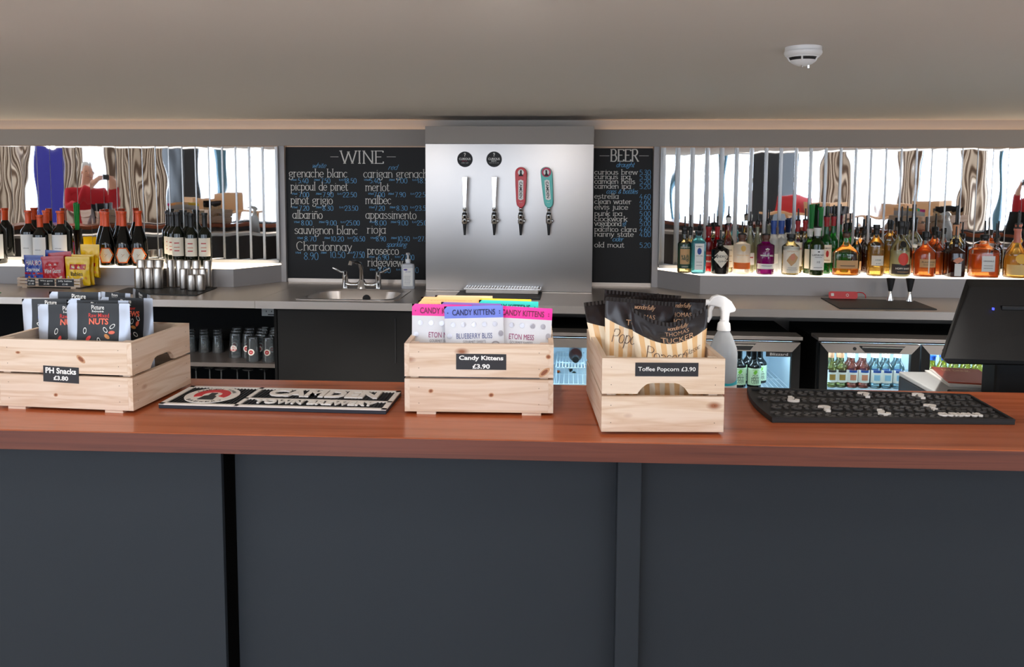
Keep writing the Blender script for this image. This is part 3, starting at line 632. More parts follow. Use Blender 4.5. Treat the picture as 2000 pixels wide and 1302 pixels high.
crate_r = crate('wooden_crate', 'pine crate labelled Toffee Popcorn, handle end to the front', (.2085, 1.712), math.radians(93.0),
                ([('Toffee Popcorn £3.90', .11, .0105, -.0055, .006)], .121, .0265, .006, .1285, 0, 'short'), long_front=False)

# ------------------------------------------------------------------ bags
def bagpt(w_, h_, d_, seal=.1, fat=.6, wr=.0012, seed=0., top_curve=0., pinch=0., taper=0.):
    """front/back surface of a filled pouch; u,v in 0..1, side -1 front, 1 back"""
    def fn(u, v, side=-1, off=0.):
        e = (max(0., math.sin(PI*u)))**.55
        fv = min(1., max(0., (1-seal-v)/(1-seal)/(1-fat))) if v > fat*(1-seal) else 1.
        fv = fv*fv*(3-2*fv); bot = min(1., .35+v/.12*.65)
        dp = d_/2*e*fv*bot+.0006
        dp += wr*math.sin(u*23+seed*3+v*9)*math.sin(v*17+seed+u*5)*e*(.35+fv)
        dp = max(dp, .0009)
        if u <= 0 or u >= 1 or v <= 0 or v >= 1: dp = 0.
        x = (u-.5)*w_*(1-taper*(1-v)**1.5)*(1-pinch*math.sin(PI*min(1, v*1.05))**2); z = v*h_+top_curve*math.sin(PI*u)*v
        return (x, side*dp+(-off if side < 0 else off), z)
    return fn
def bag(name, label, cat, group, loc, rot, fn, mats, mfn, nu=22, nv=26, back_m=None):
    m = MB(); m.grid(lambda u, v: fn(u, v, -1), nu, nv, mfn); m.grid(lambda u, v: fn(u, v, 1), nu, nv, mfn if back_m is None else None, back_m or 0)
    o = m.build(name, mats, None, smooth=True, loc=loc, rot=rot)
    b = bmesh.new(); b.from_mesh(o.data); bmesh.ops.remove_doubles(b, verts=b.verts, dist=.00001); bmesh.ops.recalc_face_normals(b, faces=b.faces); b.to_mesh(o.data); b.free()
    o.data.polygons.foreach_set('use_smooth', [True]*len(o.data.polygons)); o.data.set_sharp_from_angle(angle=math.radians(50))
    return tag(o, label, cat, group)
def printed(parent, name, fn, w_, h_, items, mats):
    """items: (kind, args..., material) placed in bag coordinates (metres from centre, height)"""
    m = MB()
    mp = lambda x, y, z=0: fn(min(.999, max(.001, x/w_+.5)), min(.999, y/h_), -1, .0009)
    for it_ in items:
        if it_[0] == 't': _, s, cx, cz, tw, th, bold, mi = it_; m.text(ftext(s, tw, th, bold), lambda x, y, z: mp(cx+x, cz+y), mi)
        elif it_[0] == 's': _, s, x0, x1, z, xh, wd, sl_, mi = it_; m.text(stext(s, x0, x1, z, xh, wd, False, sl_), lambda x, y, z_: mp(x, y), mi)
        elif it_[0] == 'e':   # ellipse, filled
            _, cx, cz, rx, rz, ro, mi = it_; q = []
            for k in range(14): a = 2*PI*k/14; x, z = rx*math.cos(a), rz*math.sin(a); q.append(mp(cx+x*math.cos(ro)-z*math.sin(ro), cz+x*math.sin(ro)+z*math.cos(ro)))
            m.add(q, [tuple(range(14))], mi)
        elif it_[0] == 'o':   # ellipse outline
            _, cx, cz, rx, rz, ro, mi = it_; q = []
            for k in range(16):
                for f in (1., .74): a = 2*PI*k/16; x, z = rx*f*math.cos(a), rz*f*math.sin(a); q.append(mp(cx+x*math.cos(ro)-z*math.sin(ro), cz+x*math.sin(ro)+z*math.cos(ro)))
            m.add(q, [(2*k, 2*k+1, (2*k+3) % 32, (2*k+2) % 32) for k in range(16)], mi)
        elif it_[0] == 'r':   # block
            _, x0, x1, z0, z1, mi = it_; n = 8; q = [mp(x0+(x1-x0)*k/n, z) for z in (z0, z1) for k in range(n+1)]; m.add(q, [(k, k+1, k+n+2, k+n+1) for k in range(n)], mi)
    return m.build(name, mats, parent, fix=False)
M_silver = P('silver_pouch', (176, 180, 190), .36, .5); M_sleeve = P('black_sleeve', (30, 32, 36), .5)
M_coral = P('print_coral', (238, 110, 82), .5); M_pred = P('print_red', (218, 56, 48), .5); M_tan = P('print_tan', (214, 140, 72), .5); M_pgrey = P('print_grey', (120, 126, 132), .5); M_pblue = P('print_blue', (44, 84, 190), .5)
NUTM = [M_ink, M_coral, M_pred, M_tan, M_pgrey, M_pblue]
def nut_pouch(px0, px1, pyt, y, label, title, tint=0, yaw=0., roll=0., band=(.17, .83)):
    zb = Z_BAR+.014; zt = ony((px0+px1)/2, pyt, y)[1]; X0, X1 = xat(px0, y, zt), xat(px1, y, zt); w_, h_ = X1-X0, zt-zb
    fn = bagpt(w_, h_, .026, .06, .45, .0012, px0*.1)
    o = bag('nut_pouch', label, 'snack bag', 'nut pouches in the left crate', ((X0+X1)/2, y, zb), (0, roll, yaw), fn, [M_silver, M_sleeve], lambda u, v: 1 if band[0] < u < band[1] else 0, nu=24)
    bc = (band[0]+band[1])/2-.5; k = w_/.13; B = bc*w_; bw = (band[1]-band[0])*w_
    its = [('t', 'Picture', B, h_-.0125*k, .026*k, .009*k, .01, 0), ('t', 'house', B, h_-.018*k, .024*k, .0045*k, .01, 0)]
    if title:
        c = 1 if tint != 5 else 5
        its += [('t', title[0], B+.002, h_-.0285*k, .042*k if len(title[0]) > 6 else .03*k, .0085*k, .004, 2 if tint != 5 else 5), ('t', title[1], B+.002, h_-.0425*k, min(.062, .011*len(title[1]))*k if len(title[1]) > 4 else .04*k, .0125*k, .03, c)]
        rg = random.Random(px0); spots = [(-.026, .085), (-.018, .1), (.016, .083), (.02, .096), (.004, .104), (.029, .088), (.03, .076), (.012, .114), (.026, .112), (-.03, .118), (-.008, .12), (.03, .13), (.0, .135), (-.02, .14)]
        for i, (x, d) in enumerate(spots):
            kd = ('o', 'e', 'o', 'e')[i % 4]; its.append((kd, B+x*k, h_-(d-.03)*k, .0065*k, .0035*k, rg.uniform(0, 3), 5 if (tint == 5 and kd == 'e') else (0 if kd == 'o' else (3, 2, 1)[i % 3])))
    printed(o, 'printed_design', fn, w_, h_, its, NUTM); return o
nut_pouch(130, 253, 592, 1.700, 'silver and black raw mixed nuts pouch at the front of the snack crate', ('Raw Mixed', 'NUTS'))
nut_pouch(130, 251, 586, 1.727, 'black pouch directly behind the front raw mixed nuts pouch', None)
nut_pouch(75, 196, 594, 1.755, 'raw mixed nuts pouch half hidden to the left of the front one', ('Raw Mixed', 'NUTS'), yaw=.04)
nut_pouch(46, 160, 583, 1.788, 'pouch with blue print at the left of the snack crate', ('Roasted', 'PEANUTS'), 5, roll=-.02)
nut_pouch(192, 301, 581, 1.772, 'salt and pepper cashews pouch on the right of the snack crate', ('Salt & Pepper', 'CASHEWS'), yaw=-.1)
nut_pouch(96, 232, 570, 1.828, 'black pouch standing at the back middle of the snack crate', None, band=(.14, .72))
nut_pouch(188, 262, 571, 1.81, 'narrow turned black pouch at the back of the snack crate', None, yaw=-.3)
nut_pouch(228, 316, 568, 1.812, 'pouch leaning in the back right corner of the snack crate', None, yaw=-.75, roll=.06)

M_cwhite = P('white_pouch', (206, 205, 209), .35); M_foil = P('foil_dot', (176, 172, 176), .3, .6); M_cgrey = P('soft_grey_print', (120, 118, 122), .5)
HEADS = {'periwinkle': ((104, 120, 206), (28, 32, 84)), 'pink': ((232, 40, 150), (112, 20, 66)), 'purple': ((140, 104, 190), (64, 36, 110)), 'turquoise': ((52, 206, 194), (10, 92, 92)), 'orange': ((250, 190, 126), (130, 70, 40)), 'peach': ((250, 206, 160), (150, 84, 60)), 'yellow': ((250, 210, 60), (110, 84, 20))}
def candy(px0, px1, pyt, y, label, hue, title, yaw=0., roll=0., lean=0.):
    zb = Z_BAR+.014; zt = ony((px0+px1)/2, pyt, y)[1]; X0, X1 = xat(px0, y, zt), xat(px1, y, zt); w_, h_ = X1-X0, zt-zb
    fn = bagpt(w_, h_, .02, .12, .5, .001, px0*.07); hd = .025/h_; c, ik = HEADS[hue]
    o = bag('sweet_pouch', label, 'snack bag', 'sweet pouches in the middle crate', ((X0+X1)/2, y, zb), (lean, roll, yaw), fn, [M_cwhite, P('header_'+hue, c, .4)], lambda u, v: 1 if v > 1-hd else 0, nu=20, nv=32)
    k = w_/.118; mi = [P('ink_'+hue, ik, .5), M_foil, P('title_'+hue, tuple(int(.62*q) for q in c), .5), M_cgrey]
    its = [('t', 'CANDY KITTENS', 0, h_-.0185*k, .086*k, .012*k, .02, 0), ('e', -.052*k, h_-.0135*k, .0013, .0013, 0, 0), ('e', .052*k, h_-.011*k, .0012, .0012, 0, 0), ('e', .052*k, h_-.0155*k, .0012, .0012, 0, 0)]
    if title:
        for q in range(5): its.append(('e', (-.042+q*.021)*k, h_-.037*k, .0052*k, .0052*k, 0, 1))
        its += [('t', title, 0, h_-.065*k, (.05 if len(title) < 10 else .072)*k, .0105*k, .0, 2), ('t', 'GOURMET SWEETS', 0, h_-.074*k, .046*k, .0055*k, -.004, 3), ('t', '- LONDON -', 0, h_-.083*k, .02*k, .004*k, 0, 3),
                ('e', -.05*k, h_-.06*k, .0055*k, .0055*k, 0, 1), ('e', .053*k, h_-.056*k, .005*k, .006*k, 0, 1), ('e', .028*k, h_-.084*k, .005*k, .005*k, 0, 1), ('o', .042*k, h_-.08*k, .0095*k, .0095*k, 0, 1), ('e', -.045*k, h_-.088*k, .005*k, .005*k, 0, 1)]
    printed(o, 'printed_design', fn, w_, h_, its, mi); return o
candy(874, 989, 597, 1.722, 'sweet pouch with periwinkle blue header at the front of the crate', 'periwinkle', 'BLUEBERRY BLISS', roll=-.035)
candy(803, 920, 594, 1.75, 'sweet pouch with bright pink header at the left of the crate', 'pink', 'ETON MESS', roll=.01)
candy(956, 1071, 599, 1.745, 'sweet pouch with pink header at the right of the crate', 'pink', 'ETON MESS', roll=.045)
candy(858, 975, 591, 1.772, 'sweet pouch with purple header behind the periwinkle one', 'purple', None, roll=.02)
candy(932, 1048, 587, 1.80, 'sweet pouch with turquoise header towards the back right', 'turquoise', None, roll=.02)
candy(817, 932, 587, 1.797, 'sweet pouch with orange header behind the left pink one', 'orange', None)
candy(823, 938, 580, 1.822, 'pale orange headed sweet pouch, second from the back on the left', 'orange', None)
candy(850, 962, 577, 1.846, 'peach headed sweet pouch at the very back of the crate', 'peach', None)
candy(926, 1036, 583, 1.838, 'sweet pouch with yellow header at the back right', 'yellow', None, roll=.01)

M_choc = P('chocolate_film', (40, 33, 31), .22, .35); M_stripe = P('cream_film', (246, 226, 196), .3); M_strb = P('tan_stripe_film', (232, 186, 130), .3); M_bronze = P('bronze_print', (190, 146, 112), .4, .3)
M_brown = P('brown_script', (86, 56, 42), .5)
def popcorn_bag(X, y, w_, ztop, label, yaw, roll, lean, dip, full=True, base=.014, top_curve=.0, d_=.075, sg=.02, tx=.008):
    h_ = ztop-(Z_BAR+base)
    fn0 = bagpt(w_, h_, d_, .07, .52, .003, X*9, top_curve, .04, .2)
    def fn(u, v, side=-1, off=0.): return fn0(u, v, side, off)
    def fg(u, v, side=-1, off=0.):      # rows follow the curved edge of the brown print
        lim = 1-dip/h_-sg/h_*math.sin(PI*u)
        return fn0(u, v/.75*lim if v <= .75 else lim+(v-.75)/.25*(1-lim), side, off)
    def mf(u, v): return 0 if v > .75 else (2 if int(u*14) % 2 else 1)
    o = bag('popcorn_bag', label, 'snack bag', 'popcorn bags in the right crate', (X, y, Z_BAR+base), (lean, roll, yaw), fg, [M_choc, M_stripe, M_strb], mf, nu=42, nv=44)
    if full:
        its = [('t', 'THOMAS', tx, h_-.039+(.0 if sg > .01 else .006), .05, .009, -.004, 0), ('t', 'TUCKER', tx, h_-.055+(.0 if sg > .01 else .006), .07, .0115, 0, 0), ('s', 'wonderfully', -.012+tx-.008, .03+tx-.008, h_-.0195, .006, .0011, .3, 0),
               ('s', 'Popcorn', -.06, .03, h_-.092, .017, .0016, .3, 1), ('s', 'Classic', .024, .062, h_-.08, .0065, .001, .3, 1)]
        printed(o, 'printed_design', fn, w_, h_, its, [M_bronze, M_brown])
    # crimped top seal
    m = MB(); n = 40
    m.grid(lambda u, v: ((u-.5)*w_*.99, -.0025+.0012*(-1)**int(round(u*n)), h_+(v-1)*.008+top_curve*math.sin(PI*u)), n, 1); m.build('crimped_seal', M_choc, o, fix=False)
    return o
popcorn_bag(.247, 1.648, .158, 1.347, 'popcorn bag with brown top at the front right of the crate', .12, -.03, -.04, .048, d_=.054, top_curve=-.034, sg=.002, tx=.014)
popcorn_bag(.172, 1.700, .145, 1.352, 'popcorn bag at the front left, behind the front one', -.1, .06, -.02, .044, d_=.04)
popcorn_bag(.262, 1.742, .125, 1.350, 'popcorn bag wedged between the front bag and the rear bags', .05, .02, 0, .044, d_=.055)
popcorn_bag(.178, 1.784, .165, 1.346, 'popcorn bag with pale brown top edge, left and further back', .1, -.12, .03, .044, False, d_=.036)
popcorn_bag(.19, 1.826, .168, 1.352, 'dark topped popcorn bag standing at the very back of the crate', -.08, .06, .05, .044, False, d_=.036)

# ------------------------------------------------------------------ rubber bar mats
def mat_frame(c, zt=0.):
    p = [np.array(onz(*q, Z_BAR+.008)) for q in c]; return p
# brewery mat (left)
p = mat_frame(((311, 790), (757, 802), (781, 765), (373, 755)))
o0 = (p[0]+p[1]+p[2]+p[3])/4; ex_ = (p[1]-p[0]+p[2]-p[3]); Lm = np.linalg.norm(ex_)/2; ang = math.atan2(ex_[1], ex_[0]); Dm = .5*np.linalg.norm(p[3]-p[0])+.5*np.linalg.norm(p[2]-p[1])
mt = thing('bar_mat', 'flat black and white rubber brewery bar mat between the first two crates', 'bar mat', (o0[0], o0[1], Z_BAR), ang)
hx_, hy_ = Lm/2, Dm/2
MB().box(-hx_, hx_, -hy_, hy_, 0, .008).build('base', P('mat_navy_rubber', (28, 32, 44), .55), mt, bev=.001)
xd = -hx_+Lm*.335; bw = .011
m = MB()
for b in ((-hx_, hx_, -hy_, -hy_+bw), (-hx_, hx_, hy_-bw, hy_), (-hx_, -hx_+bw, -hy_, hy_), (hx_-bw, hx_, -hy_, hy_), (xd, xd+bw*.8, -hy_, hy_), (xd, hx_, -hy_*.2-.004, -hy_*.2+.004)): m.box(*b, .0081, .0105)
m.build('white_border', M_rubwhite, mt)
m = MB(); nr = 60
for k in range(nr): x = -hx_+bw+(Lm-2*bw)*(k+.5)/nr; m.box(x-.0014, x+.0014, -hy_+bw, hy_-bw, .0081, .0096)
m.build('ribs', M_rubber, mt)
cx_ = (-hx_+xd)/2+.002; R0 = hy_-bw-.003; R0x = min(.058, (xd+hx_)/2-.02)
def ell(rx, ry, n=40, a0=0, a1=2*PI): return [(cx_+rx*math.cos(a0+(a1-a0)*k/n), ry*math.sin(a0+(a1-a0)*k/n)) for k in range(n)]
m = MB(); m.prism(ell(R0x, R0), .0097, .0112, 'z', 0)
for k in range(30):
    a = -.5+(PI+1.)*k/30; b = -.5+(PI+1.)*(k+1)/30; f, g_ = .66, .36
    m.prism([(cx_+R0x*f*math.cos(a), R0*f*math.sin(a)), (cx_+R0x*f*math.cos(b), R0*f*math.sin(b)), (cx_+R0x*g_*math.cos(b), R0*g_*math.sin(b)), (cx_+R0x*g_*math.cos(a), R0*g_*math.sin(a))], .0113, .0124, 'z', 1)
m.prism([(cx_-R0x*.3, -R0*.62), (cx_+R0x*.3, -R0*.62), (cx_+R0x*.24, -R0*.2), (cx_+R0x*.11, -R0*.1), (cx_+R0x*.12, R0*.22), (cx_-R0x*.12, R0*.22), (cx_-R0x*.11, -R0*.1), (cx_-R0x*.24, -R0*.2)], .0113, .0124, 'z', 2)
for s, a0, a1, fl in (('CAMDEN TOWN', 2.75, .39, 1), ('BREWERY', 3.85, 5.57, -1)):
    for i, ch in enumerate(s):
        if ch == ' ': continue
        a = a0+(a1-a0)*(i+.5)/len(s); t = ftext(ch, .009, .0085, .02); ca, sa = math.cos(a), math.sin(a)
        def mp(x, y, z, ca=ca, sa=sa, fl=fl):
            rr_ = .71 if fl > 0 else .96
            rx, ry = R0x*rr_, R0*rr_; tx_, ty_ = (sa, -ca) if fl > 0 else (-sa, ca)
            nx, ny = (ca, sa) if fl > 0 else (-ca, -sa)
            return (cx_+rx*ca+tx_*x+nx*y, ry*sa+ty_*x+ny*y, .0115)
        m.text(t, mp, 2)
m.build('roundel', [M_rubwhite, P('mat_red', (206, 40, 46), .5), M_rubber], mt)
m = MB(); xm = (xd+bw+hx_-bw)/2; sh_ = .0
m.text(ftext('CAMDEN', (hx_-xd)*.76, hy_*.72, .045, .003), lambda x, y, z: (xm+x, hy_*.06+y, .0112+z))
m.text(ftext('TOWN BREWERY', (hx_-xd)*.8, hy_*.36, .03, .003), lambda x, y, z: (xm+x, -hy_*.7+y, .0112+z))
m.build('lettering', M_rubwhite, mt)
# question mark mat (right)
p = [np.array(onz(*q, Z_BAR+.008)) for q in ((1508, 818), (1983, 822), (1893, 772), (1459, 758))]
o0 = sum(p)/4; ex_ = p[1]-p[0]; ang = math.atan2(ex_[1], ex_[0]); ca, sa = math.cos(-ang), math.sin(-ang)
q = [(ca*(v-o0)[0]-sa*(v-o0)[1], sa*(v-o0)[0]+ca*(v-o0)[1]) for v in p]
mt = thing('bar_mat', 'black rubber bar mat with raised question marks at the right', 'bar mat', (o0[0], o0[1], Z_BAR), ang)
cvl = [(q[3][0]*(1-t)+q[0][0]*t-.012*math.sin(PI*t), q[3][1]*(1-t)+q[0][1]*t) for t in [i/8 for i in range(9)]]
ol = cvl+[q[1], q[2]]; ccx = sum(v[0] for v in ol)/len(ol)
MB().prism(ol, 0, .007).build('base', M_rubber, mt, bev=.001)
m = MB(); n = len(ol); inn = [(v[0]*.975, v[1]*.9) for v in ol]
for i in range(n): j = (i+1) % n; m.prism([ol[i], ol[j], inn[j], inn[i]], .0071, .0115)
m.build('rim', M_rubber, mt)
def pin(u, v):   # u along, v across (0 front .. 1 back)
    a = np.array(q[0])*(1-u)+np.array(q[1])*u; b = np.array(q[3])*(1-u)+np.array(q[2])*u; return a*(1-v)+b*v
def qmark(mm, u, v, hgt, wd, flip, z, th=.003):
    c = pin(u, v); vs, fs = stext('?', -.5*hgt*.62, .5*hgt*.62, 0, hgt*5/8.2, wd); s = -1 if flip else 1
    t = [(c[0]+s*a, c[1]+s*(b-hgt/2)) for a, b, _ in vs]
    k_ = len(t); mm.add([(a, b, z) for a, b in t]+[(a, b, z-th) for a, b in t], [f for f in fs]+[(f[i], f[(i+1) % 4], f[(i+1) % 4]+k_, f[i]+k_) for f in fs for i in range(4)])
m = MB()
for r_ in range(4):
    for k in range(22): qmark(m, (k+.8+.5*(r_ % 2))/23, .13+.245*r_, .03, .0075, (k+r_) % 2, .0105)
m.build('raised_pattern', P('raised_rubber', (70, 67, 66), .35), mt, fix=False)
for u, v, fl in ((.16, .62, 1), (.265, .3, 0), (.515, .84, 0), (.49, .22, 1), (.76, .86, 0), (.735, .42, 0)):
    m = MB(); qmark(m, u, v, .036, .0095, fl, .0128, .005); m.build('question_mark', M_rubwhite, mt, fix=False)
m = MB(); c = pin(.8, .15); m.text(ftext('CURIOUS', .088, .021, .04, .003), lambda x, y, z: (c[0]+x, c[1]-.012+y, .0122+z)); m.build('lettering', M_rubwhite, mt)

# ------------------------------------------------------------------ spray bottle on the ledge behind the bar
X = xat(1408, 2.12, 1.1); sp = thing('spray_bottle', 'white trigger spray bottle standing behind the popcorn crate', 'spray bottle', (X, 2.10, 1.0305), .06)
MB().lathe([(.034, 0), (.036, .004), (.036, .128), (.034, .142), (.022, .172), (.0155, .184), (.0155, .19)], 28).build('bottle', M_clearp, sp, smooth=True)
MB().lathe([(.0155, .186), (.0175, .187), (.0155, .205), (.0105, .21), (.0105, .215)], 20).build('collar', M_white, sp, smooth=True)
hd = [(-.008, .208), (.011, .208), (.012, .232), (.026, .236), (.028, .243), (.016, .262), (.0, .274), (-.018, .279), (-.032, .274), (-.041, .262), (-.041, .252), (-.026, .250), (-.012, .246), (-.008, .236)]
MB().prism(hd, -.0085, .0085, 'y').build('spray_head', M_white, sp, bev=.003)
MB().cyl((-.04, 0, .258), (-.06, 0, .256), .0085, 14).cyl((-.06, 0, .256), (-.066, 0, .2555), .004, 10).build('nozzle', M_white, sp)
MB().tube([(-.03, 0, .252), (-.036, 0, .238), (-.036, 0, .222), (-.043, 0, .208)], [.006, .005, .005, .0045], 8).build('trigger', M_white, sp, smooth=True)
m = MB()
def cylp(a, z, r_=.0363): return (r_*math.sin(a), -r_*math.cos(a), z)
m.grid(lambda u, v: cylp(-1.2+2.4*u, .018+.032*v), 24, 2, None, 0); m.grid(lambda u, v: cylp(-.9+2.1*u, .05+(.018-.012*math.sin(u*3))*v, .0366), 24, 3, None, 1); m.text(ftext('Blue', .03, .012, .02), lambda x, y, z: cylp(.6+x/.0363, .032+y, .0367), 2)
m.build('label', [M_ink, P('label_aqua', (40, 180, 196), .4), M_inkblk], sp, fix=False)

# ------------------------------------------------------------------ till station at the right
xl = onz(1750, 722, 1.0)[0]
tc_ = thing('till_cabinet', 'dark grey cabinet behind the bar carrying the till at the right', 'cabinet', (xl+.45, 2.29, 0))
MB().box(-.45, .6, -.34, .32, 0, .985).build('body', P('cabinet_charcoal', (44, 46, 50), .5), tc_, bev=.003)
MB().box(-.45, .6, -.34, .32, .9855, 1.0).build('top', P('cabinet_top_grey', (170, 172, 172), .4), tc_, bev=.003)
po = thing('till_screen', 'black touchscreen till on the right, seen from its back', 'till', (xat(1980, 2.3, 1.0)+.05, 2.25, 1.0), 0)
ox, oy = po.location[0], po.location[1]
def lp(px, py, y): x, z = ony(px, py, y); return (x-ox, y-oy, z-1.0)
a, b, c = lp(1893, 560, 2.30), lp(1843, 700, 2.17), lp(1852, 711, 2.175)
wR = .34
bk = [a, (wR, a[1], a[2]+.002), (wR+.03, b[1], b[2]), (wR+.03, c[1], c[2]), c, b]
off = (0, .05, -.012)
vs = bk+[(x+.0+(.012 if i in (0, 4, 5) else 0), y+.045, z+(.018 if i < 2 else -.004)) for i, (x, y, z) in enumerate(bk)]
n = 6
MB().add(vs, [(0, 1, 2, 3, 4, 5), (6, 7, 8, 9, 10, 11)]+[(i, (i+1) % n, (i+1) % n+n, i+n) for i in range(n)]).build('monitor', M_pos, po, bev=.004)
m = MB(); s0 = lp(1955, 601, 2.262); m.box(s0[0], s0[0]+.2, s0[1]-.006, s0[1]+.02, s0[2]-.006, s0[2]+.006); m.build('vent', M_pos, po, bev=.002)
s1 = lp(1940, 603, 2.252); MB().box(s1[0]-.0015, s1[0]+.0015, s1[1]-.003, s1[1]+.004, s1[2]-.003, s1[2]+.003).build('status_light', emit('blue_led', (70, 80, 255), 2.0), po)
st = lp(1960, 735, 2.24)
MB().box(st[0]-.03, st[0]+.16, -.03, .05, .012, .16).build('neck', M_pos, po, bev=.01)
MB().box(st[0]-.1, st[0]+.22, -.16, .09, 0, .014).build('foot', M_pos, po, bev=.004)
bx_, by0 = onz(1890, 738, 1.01)
M_leaf = P('leaflet_red', (176, 70, 50), .35)
for k, (dx_, dy_, rz) in enumerate(((0, 0, .16), (.006, -.006, .1), (.012, .004, .05))):
    lb = thing('menu_leaflet', ('bottom leaflet of the small stack by the till', 'middle leaflet of the small stack by the till', 'top red leaflet on the stack by the till')[k], 'leaflet', (bx_+dx_-.02, by0+dy_+.02, 1.0004+.0045*k), rz-.25, 'leaflets by the till')
    MB().box(-.06, .075, -.1, .1, 0, .004).build('cover', M_ink if k < 2 else M_leaf, lb)
    if k == 2: MB().text(ftext('EAT DRINK', .08, .022, .01), lambda x, y, z: (x, .05+y, .0043)).build('lettering', M_strb, lb)
# ------------------------------------------------------------------ bottles
def bprof(R, H, zs, zn, rn, rim=True, steep=1.):
    p = [(R*.86, 0), (R*.97, H*.012), (R, H*.035), (R, H*zs)]
    for k in range(1, 9):
        t = k/8; c = .5+.5*math.cos(PI*t**steep); p.append((R*(rn+(1-rn)*c), H*(zs+(zn-zs)*t)))
    p += [(R*rn, H*.955), (R*rn*1.18, H*.96), (R*rn*1.18, H)] if rim else [(R*rn, H)]
    return p
M_pour = P('pourer_black', (18, 17, 18), .4)
M_cream = P('label_cream', (240, 230, 212), .6); M_lwhite = P('label_white', (240, 238, 234), .6); M_gold = P('label_gold', (190, 150, 80), .4, .4)
M_lorange = P('label_orange', (240, 112, 34), .5); M_lred = P('label_red', (190, 40, 36), .5); M_lgreen = P('label_green', (50, 78, 58), .5); M_lblack = P('label_charcoal', (48, 42, 42), .5); M_ltan = P('label_tan', (206, 160, 110), .6); M_lblue = P('label_blue', (40, 74, 150), .5); M_lrose = P('label_rose', (214, 140, 110), .5)
CAPS = {k: P('capsule_'+k, c, r, m_) for k, c, r, m_ in (('orange', (224, 84, 36), .4, .1), ('black', (20, 18, 18), .4, 0), ('brown', (92, 58, 42), .4, 0), ('red', (150, 22, 30), .4, 0), ('blue', (36, 72, 150), .4, 0), ('white', (226, 226, 222), .4, 0), ('rose', (208, 124, 104), .4, 0), ('tan', (196, 142, 106), .5, 0))}
GLS = {'clear': M_glass, 'dark': P('dark_wine_glass', (10, 12, 9), .06), 'olive': P('dark_olive_glass', (16, 22, 10), .06), 'black': P('black_bottle_glass', (12, 10, 9), .12), 'aqua': glass('aqua_glass', (190, 238, 244), .35, (120, 216, 234)), 'green': glass('green_glass', (110, 214, 120), .3, (30, 160, 60)),
       'dgreen': glass('dark_green_glass', (110, 160, 80), .4, (54, 96, 30)), 'frost': glass('frosted_glass', (240, 244, 248), .55, (232, 234, 236), .5), 'brown': glass('brown_glass', (140, 66, 36), .5, (84, 30, 14)), 'blush': glass('blush_glass', (252, 248, 242), .5, (252, 246, 238), .5)}
LIQ = {'amber': glass('amber_liquid', (253, 208, 146), .35, (244, 150, 62), .1), 'gold': glass('gold_liquid', (252, 226, 164), .3, (246, 200, 110), .1), 'pale': glass('pale_liquid', (250, 238, 204), .25, (246, 228, 180), .1), 'red': glass('red_liquid', (240, 110, 112), .45, (232, 36, 50), .1),
       'purple': glass('purple_liquid', (206, 80, 180), .6, (186, 20, 156), .1), 'orange': glass('orange_liquid', (254, 200, 146), .4, (248, 138, 66), .1), 'lemon': glass('lemon_liquid', (250, 246, 220), .75, (248, 242, 206), .1), 'dark': glass('dark_liquid', (160, 84, 54), .5, (96, 36, 20), .1),
       'pink': glass('pink_liquid', (255, 212, 200), .22, (250, 160, 142), .1), 'yellow': glass('yellow_liquid', (252, 247, 176), .25, (246, 240, 110), .1), 'blueish': glass('pale_blue_liquid', (244, 251, 253), .14, (214, 242, 250), .1), 'limey': glass('olive_yellow_liquid', (250, 246, 212), .18, (238, 232, 150), .1)}
